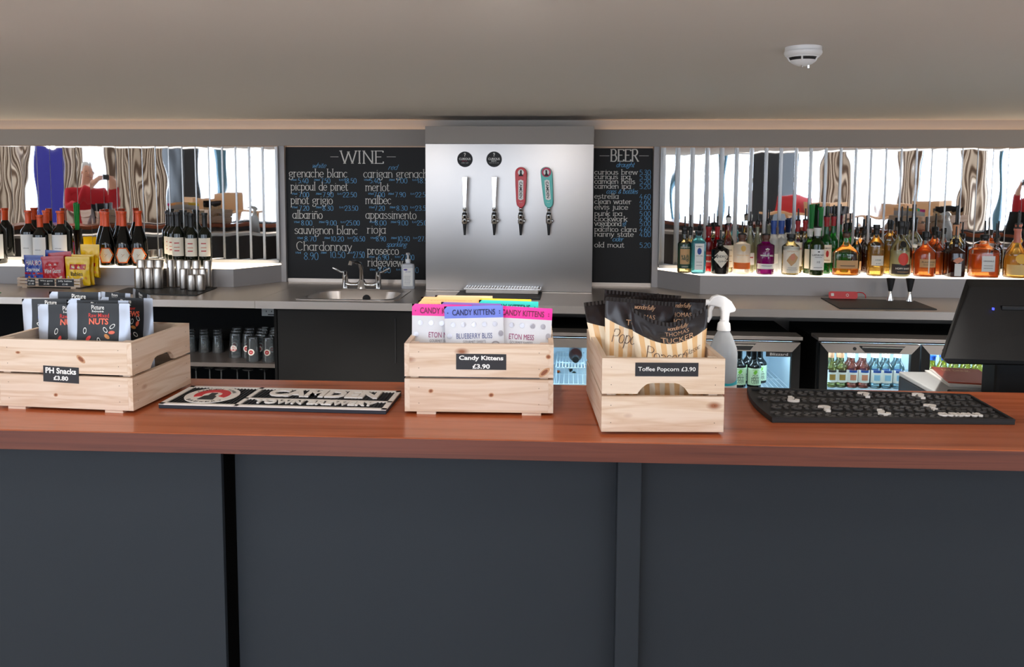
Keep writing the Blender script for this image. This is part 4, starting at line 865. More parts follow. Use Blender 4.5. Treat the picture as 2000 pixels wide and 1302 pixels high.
def bottle(name, label, cat, group, loc, R, H, zs=.62, zn=.78, rn=.36, gls='dark', liq=None, cap=None, pour=0., labels=(), ex=2., ry=1., yaw=0., back=True, rim=True, steep=1., n=26):
    r = thing(name, label, cat, loc, yaw, group, back=back); pf = bprof(R, H, zs, zn, rn, rim, steep)
    MB().lathe(pf, n, ex=ex, ry=ry).build('glass_body', GLS[gls], r, smooth=True)
    def rz(z):
        for (a, za), (b, zb) in zip(pf, pf[1:]):
            if za <= z <= zb and zb > za: return a+(b-a)*(z-za)/(zb-za)
        return pf[-1][0]
    if liq:
        lev = liq[1]*H; lp_ = [(0, .006), (R*.88, .0065)]+[(max(.001, rz(z)*.93), z) for z in [.01+(lev-.01)*k/14 for k in range(15)]]+[(0, lev)]
        MB().lathe(lp_, n, ex=ex, ry=ry, cap=False).build('liquid', LIQ[liq[0]], r, smooth=True)
    if cap:
        c, z0, hh = cap; m = MB(); q = [(rz(H*z0)*1.06, H*z0)]+[(rz(H*(z0+(1-z0)*t))*1.07+.0004, H*(z0+(1-z0)*t)) for t in (.2, .4, .6, .8, .93)]+[(rz(H)*1.1+.0004, H*.965), (rz(H)*1.1+.0004, H+hh), (0, H+hh)]
        m.lathe(q, 20, cap=False).build('capsule' if z0 < .93 else 'cap', CAPS[c], r, smooth=True)
    if pour:
        h0 = (cap[2] if cap else 0)+H; m = MB().lathe([(R*rn*1.0, H*.98), (R*rn*1.3, h0+.001), (R*rn*1.3, h0+.006), (.006, h0+.009), (.0048, h0+.012), (.0042, h0+pour)], 14); m.build('pourer', M_pour, r, smooth=True)
    for li, L_ in enumerate(labels):
        z0, z1, hw, shape, mt_, its = L_; z0 *= H; z1 *= H; a = hw*R
        def sf(s, z, off=None, li=li):
            rr = rz(z)+(.0007 if off is None else off)+.0006*li; t = min(.995, abs(s)/rr); return (s, -ry*rr*(1-t**ex)**(1/ex), z)
        m = MB()
        if shape == 'rect': m.grid(lambda u, v: sf(-a+2*a*u, z0+(z1-z0)*v), 14, 4)
        else:
            cz = (z0+z1)/2; hh = (z1-z0)/2
            pl = {'dia': [(0, -1), (1, 0), (0, 1), (-1, 0)], 'hex': [(-.62, -1), (.5, -1), (1, 0), (.5, 1), (-.62, 1), (-1, 0)], 'oval': [(math.cos(PI*k/8), math.sin(PI*k/8)) for k in range(16)], 'leaf': [(-.2, -1), (.5, -.4), (.9, .3), (.2, 1), (-.5, .5), (-.9, -.2)]}[shape]
            vs = []; k_ = len(pl); pl2 = []
            for i in range(k_):
                for t in (0, .25, .5, .75): pl2.append((pl[i][0]+(pl[(i+1) % k_][0]-pl[i][0])*t, pl[i][1]+(pl[(i+1) % k_][1]-pl[i][1])*t))
            N = len(pl2); vs = [sf(0, cz)]; fs = []
            for f in (.34, .67, 1): vs += [sf(p[0]*a*f, cz+p[1]*hh*f) for p in pl2]
            fs += [(0, 1+i, 1+(i+1) % N) for i in range(N)]
            for g_ in range(2): fs += [(1+g_*N+i, 1+g_*N+N+i, 1+g_*N+N+(i+1) % N, 1+g_*N+(i+1) % N) for i in range(N)]
            m.add(vs, fs)
        mats_ = [mt_]; tm = MB()
        lo = m.build('label', mt_, r, smooth=True, fix=False)
        for s, cz, tw, th, bold, mm in its:
            if mm not in mats_: mats_.append(mm)
            k_ = mats_.index(mm); tx_ = ftext(s, tw*R, th, bold) if s else None
            if s: tm.text(tx_, lambda x, y, z: sf(x, cz*H+y, .0013), k_)
            else: tm.grid(lambda u, v: sf(tw*R*(u-.5), cz*H+th*v, .0012), 8, 1, None, k_)
        if its: tm.build('lettering', mats_, lo, fix=False)
    return r
def stand(px0, px1, pyt, y, zbase=Z_SHELF):
    zt = by((px0+px1)/2, pyt, y)[1]; x0, x1 = by(px0, 500, y)[0], by(px1, 500, y)[0]; return ((x0+x1)/2, y, zbase+.0005), (x1-x0)/2, zt-zbase
TXT = P('label_print', (60, 54, 50), .6)
def wine(px0, px1, pyt, y, label, kind):
    loc, R, H = stand(px0, px1, pyt, y)
    if kind == 'w': return bottle('wine_bottle', label, 'wine bottle', 'red wine bottles with orange tops and white labels', loc, R, H, .6, .78, .36, 'dark', None, ('orange', .76, .001), labels=[(.1, .56, .9, 'rect', M_lwhite, [('vino', .3, .8, .006, .01, TXT)])], yaw=.12)
    if kind == 'o': return bottle('wine_bottle', label, 'wine bottle', 'wine bottles with orange capsules and six-sided labels', loc, R, H, .38, .84, .33, 'dark', None, ('orange', .73, .001), labels=[(.06, .34, .9, 'hex', M_lorange, []), (.08, .32, .74, 'hex', M_cream, [('y', .17, .4, .018, -.02, M_ltan)])], yaw=.35, steep=.9)
    return bottle('wine_bottle', label, 'wine bottle', 'wine bottles with black tops and cream labels', loc, R, H, .6, .76, .37, 'olive', None, ('black', .74, .001), labels=[(.2, .54, .93, 'rect', M_cream, [(None, .43, .8, .006, 0, M_lred), (None, .29, .8, .006, 0, M_lred), (None, .355, .9, .005, 0, M_lrose)])], yaw=.15)
wine(-16, 12, 411, 4.80, 'wine bottle cut off by the left edge of the photo', 'w')
wine(45, 72, 411, 4.79, 'orange-topped wine bottle with white label, leftmost of the trio', 'w')
wine(68, 94, 420, 4.755, 'shorter orange-topped white-label bottle, in front of the trio', 'w')
wine(80, 106, 411, 4.86, 'orange-topped wine bottle tucked behind the shorter one', 'w')
wine(106, 136, 412, 4.80, 'orange-topped white-label bottle standing alone behind the sweets crate', 'w')
wine(196, 224, 414, 4.775, 'orange-capsule bottle with six-sided label, left of the front three', 'o')
wine(228, 258, 413, 4.775, 'orange-capsule bottle with six-sided label, middle of the front three', 'o')
wine(258, 288, 412, 4.775, 'orange-capsule bottle with six-sided label, right of the front three', 'o')
wine(190, 217, 413, 4.86, 'orange-capsule bottle hiding behind the left six-sided label', 'o')
wine(222, 249, 412, 4.86, 'orange-capsule bottle hiding behind the middle six-sided label', 'o')
wine(338, 361, 414, 4.765, 'black-topped bottle with cream label, left of the front three', 'b')
wine(364, 387, 417, 4.77, 'black-topped bottle with cream label, middle of the front three', 'b')
wine(390, 413, 416, 4.775, 'black-topped bottle with cream label, right of the front three', 'b')
wine(329, 352, 415, 4.85, 'black-topped bottle behind the left cream label, second row', 'b')
wine(356, 379, 415, 4.855, 'black-topped bottle behind the middle cream label, second row', 'b')
wine(323, 347, 415, 4.925, 'black-topped bottle at the back against the mirror strips', 'b')

def sp_(px0, px1, pyt, y, label, g='spirit bottles on the right shelf', ppy=None, **kw):
    loc, R, H = stand(px0, px1, pyt, y)
    pour = 0.
    if ppy: pour = by((px0+px1)/2, ppy, y)[1]-by((px0+px1)/2, pyt, y)[1]-(kw.get('cap') or (0, 0, 0))[2]
    return bottle('spirit_bottle', label, 'spirit bottle', g, loc, R, H, pour=max(0, pour), **kw)
F1, F2, F3 = 4.765, 4.85, 4.93
W_, K_ = M_ink, M_inkblk
# front row, left to right
sp_(1323, 1350, 445, 4.80, 'clear gin bottle with green patterned label, leftmost on the shelf', zs=.64, zn=.76, rn=.4, gls='clear', liq=('pale', .3), cap=('black', .86, .002), ppy=422, labels=[(.1, .66, .94, 'rect', M_lgreen, [('SIPSMITH', .56, 1.3, .008, 0, M_cream), ('LONDON', .13, .9, .008, .01, M_cream)]), (.2, .54, .7, 'rect', M_ltan, [('%&@', .26, 1.1, .04, .02, M_lgreen)])])
sp_(1350, 1378, 452, F1, 'square aqua blue gin bottle with pale label, front row', zs=.72, zn=.9, rn=.42, gls='aqua', liq=('blueish', .6), cap=('black', .9, .003), ex=6., ry=.85, labels=[(.1, .72, .62, 'rect', M_lwhite, [('BOMBAY', .64, .9, .006, .01, K_), ('SAPPHIRE', .42, .95, .005, 0, K_), (None, .2, .8, .002, 0, M_pgrey), (None, .28, .8, .002, 0, M_pgrey)]), (.46, .62, .3, 'oval', M_lblue, [])])
sp_(1389, 1424, 471, F1, 'squat black gin bottle with white diamond label, front row', zs=.72, zn=.86, rn=.33, gls='black', cap=('black', .9, .002), ppy=449, labels=[(.2, .86*.93, .95, 'dia', M_cream, [('HENDRICK', .52, 1.55, .013, .01, TXT), ('GIN', .38, .7, .009, 0, TXT)])])
sp_(1432, 1465, 462, F1, 'white gin bottle with orange base band, front row', zs=.78, zn=.88, rn=.36, gls='blush', cap=('brown', .87, .012), ppy=432, labels=[(.15, .32, .97, 'rect', M_lorange, []), (.62, .78, .3, 'oval', M_gold, [('WHITLEY NEILL', .5, 1.4, .008, 0, M_gold)])])
sp_(1478, 1512, 463, F1, 'vivid purple gin bottle with white flower mark, front row', zs=.78, zn=.88, rn=.36, gls='clear', liq=('purple', .9), cap=('brown', .87, .012), ppy=432, labels=[(.16, .3, .97, 'rect', M_lwhite, [(None, .24, 1.2, .003, 0, M_pgrey)]), (.55, .555, .1, 'rect', W_, [('WHITLEY NEILL', .5, 1.5, .009, .02, W_), ('*', .62, .5, .022, .05, W_)])])
sp_(1527, 1561, 461, F1, 'clear gin bottle with cream picture label and black cap, front row', zs=.72, zn=.86, rn=.4, gls='clear', liq=('pale', .5), cap=('black', .88, .012), labels=[(.06, .74, .94, 'rect', M_cream, [('SIPSMITH', .6, 1.2, .008, 0, M_ltan), (None, .14, 1.2, .002, 0, M_pgrey), (None, .19, 1.0, .002, 0, M_pgrey)]), (.24, .58, .72, 'leaf', M_ltan, []), (.38, .56, .3, 'oval', M_lrose, [])])
sp_(1581, 1609, 446, 4.755, 'green whisky bottle with white label marked ten, front row', zs=.66, zn=.8, rn=.42, gls='dgreen', liq=('dark', .5), cap=('white', .84, .004), ppy=410, labels=[(.12, .56, .93, 'rect', M_lwhite, [('LAPHROAIG', .42, 1.6, .011, .01, K_), ('10', .27, .4, .012, 0, K_), (None, .17, 1.2, .002, 0, K_), (None, .39, 1.0, .002, 0, K_), (None, .5, .3, .006, 0, K_)])])
sp_(1569, 1592, 448, 4.845, 'dark green bottle half hidden left of the green whisky', zs=.66, zn=.8, rn=.42, gls='dgreen', cap=('white', .84, .004), labels=[(.12, .56, .93, 'rect', M_cream, [])])
sp_(1626, 1678, 458, F1, 'broad flat flask of whiskey with printed glass, nearly empty', zs=.52, zn=.82, rn=.22, gls='clear', liq=('amber', .16), cap=('brown', .92, .008), ppy=435, ry=.55, ex=2.6, labels=[(.18, .38, .8, 'rect', M_ltan, [(None, .24, 1.1, .004, 0, M_lblack)]), (.4, .405, .1, 'rect', M_lblack, [('WOODFORD', .56, 1.0, .008, .01, M_lblack), ('RESERVE', .46, .9, .008, .01, M_lblack), ('bourbon', .64, .8, .006, 0, M_lblack)])])
sp_(1694, 1726, 442, F1, 'clear rum bottle of pale gold with white square label, front row', zs=.62, zn=.82, rn=.32, gls='clear', liq=('gold', .6), cap=('black', .84, .01), labels=[(.22, .42, .72, 'rect', M_cream, [('3 STARS', .32, .7, .007, .01, K_), ('* * *', .25, .5, .006, .01, K_)]), (.5, .505, .1, 'rect', M_ltan, [('PLANTATION', .53, 1.3, .009, .01, M_gold)])])
sp_(1739, 1777, 437, F1, 'bottle with dark base label and red round picture, front row', zs=.52, zn=.8, rn=.32, gls='clear', liq=('lemon', .48), cap=('black', .8, .008), ppy=403, labels=[(.05, .24, .95, 'rect', M_lblack, [('HOPPY SHARK', .14, 1.4, .011, .02, M_cream), (None, .09, 1.1, .003, 0, M_ltan)]), (.22, .46, .52, 'oval', P('label_scarlet', (222, 66, 50), .5), []), (.56, .68, .3, 'oval', K_, [])])
sp_(1786, 1827, 460, F1, 'round amber rum bottle wrapped in pale twine, front row', zs=.56, zn=.82, rn=.26, gls='clear', liq=('orange', .68), cap=('black', .88, .016), ppy=423, labels=[(.24, .44, .75, 'rect', M_ltan, [('PLANTATION', .35, 1.2, .009, .01, TXT), (None, .3, 1.0, .002, 0, TXT)]), (.1, .6, .06, 'rect', M_cream, [])])
sp_(1849, 1882, 470, F1, 'square brown liqueur bottle with white strip label, front row', zs=.66, zn=.84, rn=.3, gls='brown', liq=('dark', .6), cap=('black', .9, .004), ppy=442, ex=6., ry=.9, labels=[(.04, .38, .4, 'rect', M_lwhite, []), (.38, .56, .7, 'leaf', M_lrose, [])])
sp_(1838, 1860, 474, F2, 'square brown liqueur bottle directly behind the white strip one', zs=.66, zn=.84, rn=.3, gls='brown', liq=('dark', .6), cap=('black', .9, .004), ex=6., ry=.9)
sp_(1896, 1947, 462, F1, 'wide square amber liqueur bottle with silver label, front row', zs=.64, zn=.84, rn=.26, gls='clear', liq=('orange', .56), cap=('black', .9, .004), ppy=431, ex=5., ry=.8, labels=[(.16, .54, .5, 'rect', P('label_silver', (190, 186, 178), .4, .4), [('ORIGINALE', .4, .8, .008, .01, TXT), (None, .3, .7, .002, 0, TXT), (None, .24, .7, .002, 0, TXT)])])
sp_(1962, 2008, 447, F1, 'tall tapering orange liqueur bottle with pink neck at right edge', zs=.36, zn=.78, rn=.24, gls='clear', liq=('gold', .46), cap=('rose', .72, .002), ppy=416, labels=[(.07, .28, .95, 'rect', P('label_buff', (232, 196, 130), .6), []), (.3, .5, .5, 'oval', P('label_yellow', (238, 184, 70), .5), [])])
# middle and back rows
sp_(1373, 1393, 443, F2, 'red gin bottle standing behind the aqua one', zs=.66, zn=.76, rn=.45, gls='clear', liq=('red', .98), cap=('red', .8, .002), ppy=422, labels=[(.14, .46, .94, 'rect', M_lred, [('GORDONS', .36, 1.5, .009, .01, W_), ('PINK', .22, 1.0, .011, .02, W_)])])
sp_(1391, 1409, 443, F3, 'second red gin bottle, behind the black one', zs=.66, zn=.76, rn=.45, gls='clear', liq=('red', .98), cap=('red', .8, .002), ppy=422)
sp_(1338, 1357, 446, F3, 'clear bottle with black top in the back corner by the post', zs=.62, zn=.78, rn=.36, gls='clear', liq=('pale', .5), cap=('black', .84, .002), ppy=420)
sp_(1410, 1432, 425, F2, 'tall clear spirit bottle between the black and orange-banded ones', zs=.54, zn=.78, rn=.36, gls='clear', liq=('pale', .4), cap=('white', .9, .002), ppy=402, labels=[(.1, .5, .92, 'rect', M_cream, [('IMPERIAL', .4, 1.3, .009, 0, TXT), (None, .3, 1.2, .003, 0, M_gold), (None, .2, 1.2, .003, 0, M_gold)])])
sp_(1455, 1473, 435, F2, 'pale lemon coloured bottle behind the orange-banded gin', zs=.5, zn=.8, rn=.4, gls='clear', liq=('lemon', .9), cap=('black', .94, .002), ppy=413, labels=[(.16, .4, .9, 'rect', M_lwhite, [(None, .3, 1.2, .006, 0, M_lred)])])
sp_(1469, 1487, 434, F3, 'pale lemon coloured bottle behind the purple gin', zs=.5, zn=.8, rn=.4, gls='clear', liq=('lemon', .9), cap=('black', .94, .002), ppy=411)
sp_(1499, 1520, 438, F2, 'frosted vodka bottle with blue cap, right behind the purple gin', zs=.66, zn=.82, rn=.4, gls='frost', cap=('blue', .8, .022), labels=[(.2, .4, .8, 'rect', M_lwhite, [])])
sp_(1513, 1536, 438, F3, 'frosted vodka bottle with blue cap, at the back right of the other', zs=.66, zn=.82, rn=.4, gls='frost', cap=('blue', .8, .022))
sp_(1547, 1566, 432, F2, 'red-necked clear rum bottle, left of the pair', zs=.62, zn=.76, rn=.4, gls='clear', liq=('pale', .4), cap=('red', .8, .002), ppy=407, labels=[(.14, .6, .92, 'rect', M_cream, [('HAVENS', .46, 1.4, .01, .02, M_lred)])])
sp_(1561, 1580, 431, F3, 'red-necked clear rum bottle, right of the pair', zs=.62, zn=.76, rn=.4, gls='clear', liq=('pale', .4), cap=('red', .8, .002), ppy=407)
sp_(1602, 1623, 425, F2, 'green whiskey bottle with cream label and red seal', zs=.56, zn=.72, rn=.42, gls='green', liq=('dark', .2), cap=('red', .84, .004), ppy=402, labels=[(.2, .52, .93, 'rect', M_cream, [('JAMESON', .44, 1.5, .01, .01, K_), (None, .24, 1.1, .003, 0, M_gold)]), (.3, .42, .28, 'oval', M_lred, [])])
sp_(1616, 1635, 424, F3, 'green whiskey bottle behind the red-sealed one', zs=.56, zn=.72, rn=.42, gls='green', cap=('red', .84, .004), ppy=400)
sp_(1641, 1658, 440, F3, 'plain bright green bottle behind the flat flask', zs=.6, zn=.74, rn=.4, gls='green', cap=('black', .9, .002), ppy=418)
sp_(1662, 1682, 450, F2, 'dark rum bottle with clear shoulders behind the flat flask', zs=.6, zn=.8, rn=.3, gls='clear', liq=('dark', .55), cap=('black', .92, .002), ppy=424, labels=[(.1, .3, .9, 'rect', M_ltan, [])])
sp_(1676, 1696, 452, F3, 'dark rum bottle left of the pale gold rum, back row', zs=.6, zn=.8, rn=.3, gls='clear', liq=('dark', .55), cap=('black', .92, .002), ppy=428)
sp_(1725, 1746, 433, F2, 'clear bottle of gold tequila with tall black stopper', zs=.6, zn=.78, rn=.36, gls='clear', liq=('gold', .56), cap=('black', .86, .012))
sp_(1757, 1780, 438, F2, 'clear bottle right behind the dark base label bottle', zs=.52, zn=.8, rn=.32, gls='clear', liq=('lemon', .3), cap=('black', .8, .008), ppy=402)
sp_(1777, 1795, 478, F3, 'small orange bottle in the gap beside the twine-wrapped rum', zs=.66, zn=.82, rn=.4, gls='clear', liq=('orange', .7), cap=('white', .9, .002))
sp_(1818, 1843, 456, F2, 'amber rum bottle with flat black stopper, second row', zs=.56, zn=.8, rn=.3, gls='clear', liq=('orange', .56), cap=('black', .9, .014))
sp_(1849, 1879, 440, F3, 'tall clear bottle with tan neck behind the brown liqueur', zs=.56, zn=.76, rn=.3, gls='clear', liq=('pale', .3), cap=('tan', .8, .004), ppy=402)
sp_(1934, 1954, 468, F2, 'dark red liqueur bottle behind the wide square one', zs=.6, zn=.8, rn=.34, gls='clear', liq=('dark', .6), cap=('black', .92, .002), ppy=436)
sp_(1990, 2012, 452, F3, 'dark bottle at the right edge behind the pink-necked one', zs=.56, zn=.78, rn=.34, gls='brown', cap=('black', .9, .002), ppy=424)
# straws in slim glasses
M_straw = P('green_straw', (28, 140, 60), .4)
for px, y, pyt, lb_ in ((149, 4.93, 396, 'bundle of green straws in a slim glass behind the wine'), (1587, 4.945, 398, 'bundle of green straws behind the red-necked rum'), (1604, 4.945, 404, 'bundle of green straws behind the green whisky')):
    X, zt = by(px, pyt, y); hh = zt-Z_SHELF; r = thing('straw_bundle', lb_, 'straws', (X, y, Z_SHELF+.0005), 0, 'green straws on the shelves', back=True)
    MB().lathe([(.016, 0), (.017, .003), (.024, hh*.55), (.0225, hh*.55), (.016, .006), (0, .006)], 18, cap=False).build('glass', glass('smoky_glass', (120, 96, 84), .2, (70, 54, 46)), r, smooth=True)
    m = MB()
    for k in range(14): a = k*2.4; q = .004+.011*((k*37) % 10)/10; m.cyl((q*.6*math.cos(a), q*.6*math.sin(a), hh*.42), (q*1.3*math.cos(a), q*1.3*math.sin(a), hh-.012*((k*13) % 5)/5), .003, 6)
    m.build('straws', M_straw, r)

# ------------------------------------------------------------------ steel tumblers on their mat
p = [np.array(bz(*q, Z_BACK+.003)) for q in ((217, 572), (383, 577), (424, 561.5), (250, 562))]; c0 = sum(p)/4
o = MB().prism([tuple(v-c0) for v in p], 0, .005).build('bar_mat', M_rubber, loc=(c0[0], c0[1], Z_BACK)); tag(o, 'dark rubber mat under the steel tumblers', 'mat', back=True)
def tumbler(px, pyb, pyt, w_, label):
    z0 = Z_BACK+.0055; X, Y = bz(px, pyb, z0); zt = by(px, pyt, Y)[1]; R = (by(px+w_/2, pyb, Y)[0]-by(px-w_/2, pyb, Y)[0])/2; h = zt-z0
    m = MB().lathe([(R*.9, 0), (R*.97, .002), (R, .006), (R, h-.003), (R*.97, h-.0008), (R*.9, h)], 28)
    o = m.build('steel_tumbler', M_cup, smooth=True, loc=(X, min(Y+R, Y_RIS-R-.002), z0)); return tag(o, label, 'tumbler', 'upturned steel tumblers on the mat', back=True)
T = [(268, 564, 524, 17, 'upturned steel tumbler at the front left of the mat'), (287, 564, 524, 17, 'upturned steel tumbler, second along the front left row'), (305, 564, 524, 17, 'upturned steel tumbler, third along the front left row'),
     (273, 558.5, 507.5, 16.5, 'tall tumbler stack behind the front left tumbler'), (292, 558.5, 507.5, 16.5, 'tall tumbler stack behind the second front tumbler'), (310, 558.5, 507.5, 16.5, 'tall tumbler stack behind the third front tumbler'),
     (331, 561, 507.5, 14.5, 'tall tumbler stack just right of the gap'), (348, 560, 508, 15.5, 'tall tumbler stack, second right of the gap'), (366, 559, 508, 16, 'tall tumbler stack in the middle of the right group'), (385, 559, 508, 16, 'tall tumbler stack, second from the right at the back'), (403, 561, 509, 16, 'tall tumbler stack at the far right of the mat'),
     (356, 565, 525.5, 15.5, 'shorter tumbler in front of the right group, on its left'), (378, 562.5, 525.5, 16, 'shorter tumbler just behind the two lowest ones, left'), (394, 562.5, 525.5, 16, 'shorter tumbler just behind the two lowest ones, right'), (371, 568, 537, 16.5, 'lowest front tumbler, left of the two'), (388.5, 568.5, 537, 16.5, 'lowest front tumbler, right of the two')]
for t in T: tumbler(*t)

# ------------------------------------------------------------------ sweets crate
p = [np.array(bz(*q, Z_BACK+.004)) for q in ((34, 560), (157, 562.5), (201, 549))]
ex_ = p[1]-p[0]; Lw = np.linalg.norm(ex_); ang = math.atan2(ex_[1], ex_[0]); c0 = (p[0]+p[1])/2; Dw = min(.19, Y_RIS-.012-max(p[0][1], p[1][1]))
sc = thing('sweets_crate', 'low slatted wooden crate with bags of sweets on the back counter', 'crate', (c0[0], c0[1], Z_BACK), ang, back=True)
m = MB()
for z in (.008, .026, .044): m.box(-Lw/2, Lw/2, 0, .007, z, z+.014)
m.build('front_slats', M_pinex, sc); m = MB()
for z in (.008, .026, .044): m.box(-Lw/2, Lw/2, Dw-.007, Dw, z, z+.014)
m.build('back_slats', M_pinex, sc)
for s in (-1, 1): MB().box(s*(Lw/2-.006)-.006, s*(Lw/2-.006)+.006, .0075, Dw-.0075, .008, .06).build('end_board', M_piney, sc)
MB().box(-Lw/2+.012, Lw/2-.012, .008, Dw-.008, .008, .014).box(-Lw/2+.03, -Lw/2+.06, 0, Dw, 0, .0075).box(Lw/2-.06, Lw/2-.03, 0, Dw, 0, .0075).build('base', M_pinex, sc)
for xa_, wd, l1 in ((-.108, .05, 'Fruitio'), (-.012, .1, 'Wine gums'), (.104, .11, 'Jelly babies')):
    l = MB().box(xa_-wd/2, xa_+wd/2, -.0012, -.0002, .013, .055).build('price_label', M_label, sc)
    t = MB(); t.text(ftext(l1, wd*.8, .012, .025), lambda x, y, z: (xa_+x, -.0017, .037+y)); t.text(ftext('£1.40', .034, .011, .02), lambda x, y, z: (xa_+x, -.0017, .02+y)); t.build('lettering', M_ink, l)
SB, SR, SY = P('sweet_blue_film', (34, 62, 156), .25), P('sweet_red_film', (190, 22, 34), .25), P('sweet_yellow_film', (246, 200, 24), .25)
M_sprint = [M_ink, SR, P('sweet_print_orange', (236, 150, 60), .5), P('sweet_print_green', (90, 150, 70), .5), P('sweet_print_cream', (240, 222, 190), .5), P('sweet_print_dark', (60, 40, 30), .5)]
def sweets(px0, px1, pyt, yoff, label, film, kind, yaw=0., roll=0., zb=Z_BACK+.0145):
    ca, sa = math.cos(ang), math.sin(ang); y = c0[1]+yoff; zt = by((px0+px1)/2, pyt, y)[1]; x0, x1 = by(px0, 520, y)[0], by(px1, 520, y)[0]; w_, h_ = x1-x0, zt-zb
    fn = bagpt(w_, h_, .024, .1, .5, .0025, px0*.3, 0, .05)
    o = bag('sweet_bag', label, 'sweet bag', 'bags of sweets in the low crate', ((x0+x1)/2, y, zb), (0, roll, ang+yaw), fn, [film], lambda u, v: 0, 18, 20); BACK.append(o)
    its = []; rg = random.Random(px0)
    if kind == 'star': its = [('t', 'HARIBO', 0, h_*.66, w_*.8, h_*.16, .02, 0), ('t', 'HARIBO', 0, h_*.665, w_*.78, h_*.14, 0, 1), ('t', 'Starmix', 0, h_*.46, w_*.72, h_*.13, .015, 0), ('r', -w_*.48, w_*.48, h_*.36, h_*.42, 1)]
    if kind == 'gum': its = [('r', -w_*.28, w_*.3, h_*.66, h_*.78, 1), ('t', 'Bassetts', 0, h_*.68, w_*.5, h_*.08, .015, 0), ('t', 'Wine Gums', 0, h_*.42, w_*.76, h_*.16, .015, 0)]
    if kind == 'baby': its = [('r', -w_*.3, w_*.36, h_*.56, h_*.74, 1), ('t', 'Bassetts', .0, h_*.6, w_*.54, h_*.09, .015, 0), ('t', 'Babies', 0, h_*.34, w_*.5, h_*.14, .015, 5)]
    for q in range(9): its.append(('e', rg.uniform(-.38, .38)*w_, h_*rg.uniform(.1, .3), .009, .006, rg.uniform(0, 3), rg.choice((2, 3, 4, 1, 2, 4))))
    printed(o, 'printed_design', fn, w_, h_, its, M_sprint)
sweets(47, 86, 498, .035, 'blue sweet bag at the left of the low crate', SB, 'star')
sweets(82, 128, 500, .03, 'red wine gum bag in the middle of the low crate', SR, 'gum', roll=-.05)
sweets(127, 176, 501, .03, 'yellow jelly baby bag at the front right of the low crate', SY, 'baby')
sweets(86, 134, 489, .1, 'second blue sweet bag leaning behind the red one', SB, '', roll=.05)
sweets(100, 146, 492, .062, 'red sweet bag peeping out behind the wine gums', SR, '', roll=-.1)
sweets(140, 184, 497, .06, 'second yellow bag behind the front yellow one', SY, '')
sweets(155, 198, 503, .092, 'yellow bag sagging over the right end of the crate', SY, 'baby', yaw=-.3, zb=Z_BACK+.0605)
sweets(158, 196, 477, .125, 'tallest yellow bag at the back of the low crate', SY, '', zb=Z_BACK+.05)

# ------------------------------------------------------------------ small things on the right of the back counter
p = [np.array(bz(*q, Z_BACK+.003)) for q in ((1640, 602), (1830, 604), (1786, 587.5), (1603, 581.5))]; c0 = sum(p)/4
o = MB().prism([tuple(v-c0) for v in p], 0, .005).build('bar_mat', M_rubber, loc=(c0[0], c0[1], Z_BACK)); tag(o, 'skewed black rubber mat under the two jiggers', 'mat', back=True)
def jig(px, pyb, pyt, label):
    z0 = Z_BACK+.0055; X, Y = bz(px, pyb, z0); zt = by(px, pyt, Y)[1]; h = zt-z0; r = thing('jigger', label, 'jigger', (X, Y, z0), 0, 'double jiggers on the mat', back=True)
    MB().lathe([(.0195, 0), (.0195, .001), (.0095, h*.42), (0, h*.42)], 24, cap=False).build('lower_cup', M_chrome, r, smooth=True)
    MB().lathe([(.0, h*.425), (.0095, h*.425), (.0225, h-.001), (.0225, h), (.021, h), (.009, h*.45), (0, h*.45)], 24, cap=False).build('upper_cup', M_inkblk, r, smooth=True)
jig(1738, 586.5, 543, 'jigger with black upper cup, left of the two'); jig(1776, 588, 543.5, 'jigger with black upper cup, right of the two')
X0, Y0 = bz(1619, 582.5, Z_BACK+.006); X1 = bxat(1692, Y0, Z_BACK+.02); wd = X1-X0
bo = thing('bottle_opener', 'flat red bottle opener leaning at the back of the mat', 'bottle opener', ((X0+X1)/2, Y0, Z_BACK+.0055), (-.25, 0, 0), back=True)
def rr(x0, x1, z0, z1, r, n=6):
    q = []
    for cx, cz, a in ((x1-r, z1-r, 0), (x0+r, z1-r, PI/2), (x0+r, z0+r, PI), (x1-r, z0+r, 1.5*PI)):
        for k in range(n+1): q.append((cx+r*math.cos(a+PI/2*k/n), cz+r*math.sin(a+PI/2*k/n)))
    return q
m = MB(); xr = wd/2-.045; m.prism(rr(-wd/2, xr, 0, .04, .012), 0, .003, 'y')
ri = [(xr-.004, .036), (xr+.012, .037), (xr+.03, .034), (xr+.042, .022), (xr+.043, .004)]; m.tube([(a, .0015, b) for a, b in ri], .0028, 8); m.build('blade', P('opener_red', (206, 24, 30), .4), bo)
m = MB(); q = [(.008*math.cos(k*PI/10), .02+.008*math.sin(k*PI/10)) for k in range(20)]; qi = [(.0055*math.cos(k*PI/10), .02+.0055*math.sin(k*PI/10)) for k in range(20)]
m.add([(a, -.0006, b) for a, b in q]+[(a, -.0006, b) for a, b in qi], [(k, (k+1) % 20, (k+1) % 20+20, k+20) for k in range(20)]); m.prism(rr(-wd/2+.012, -wd/2+.028, .014, .03, .003), -.0006, -.0002, 'y'); m.build('printed_mark', M_rubwhite, bo)
# green card at the left edge of the photo
Xg = bxat(4, 4.35, 1.0)
o = MB().box(-.12, 0, -.002, .002, 0, .075).box(-.12, 0, .002, .05, 0, .003).build('menu_holder', P('green_card', (34, 170, 74), .5), loc=(Xg, 4.29, Z_BACK+.0005)); tag(o, 'bright green card holder on the counter at the left edge', 'card holder', back=True)
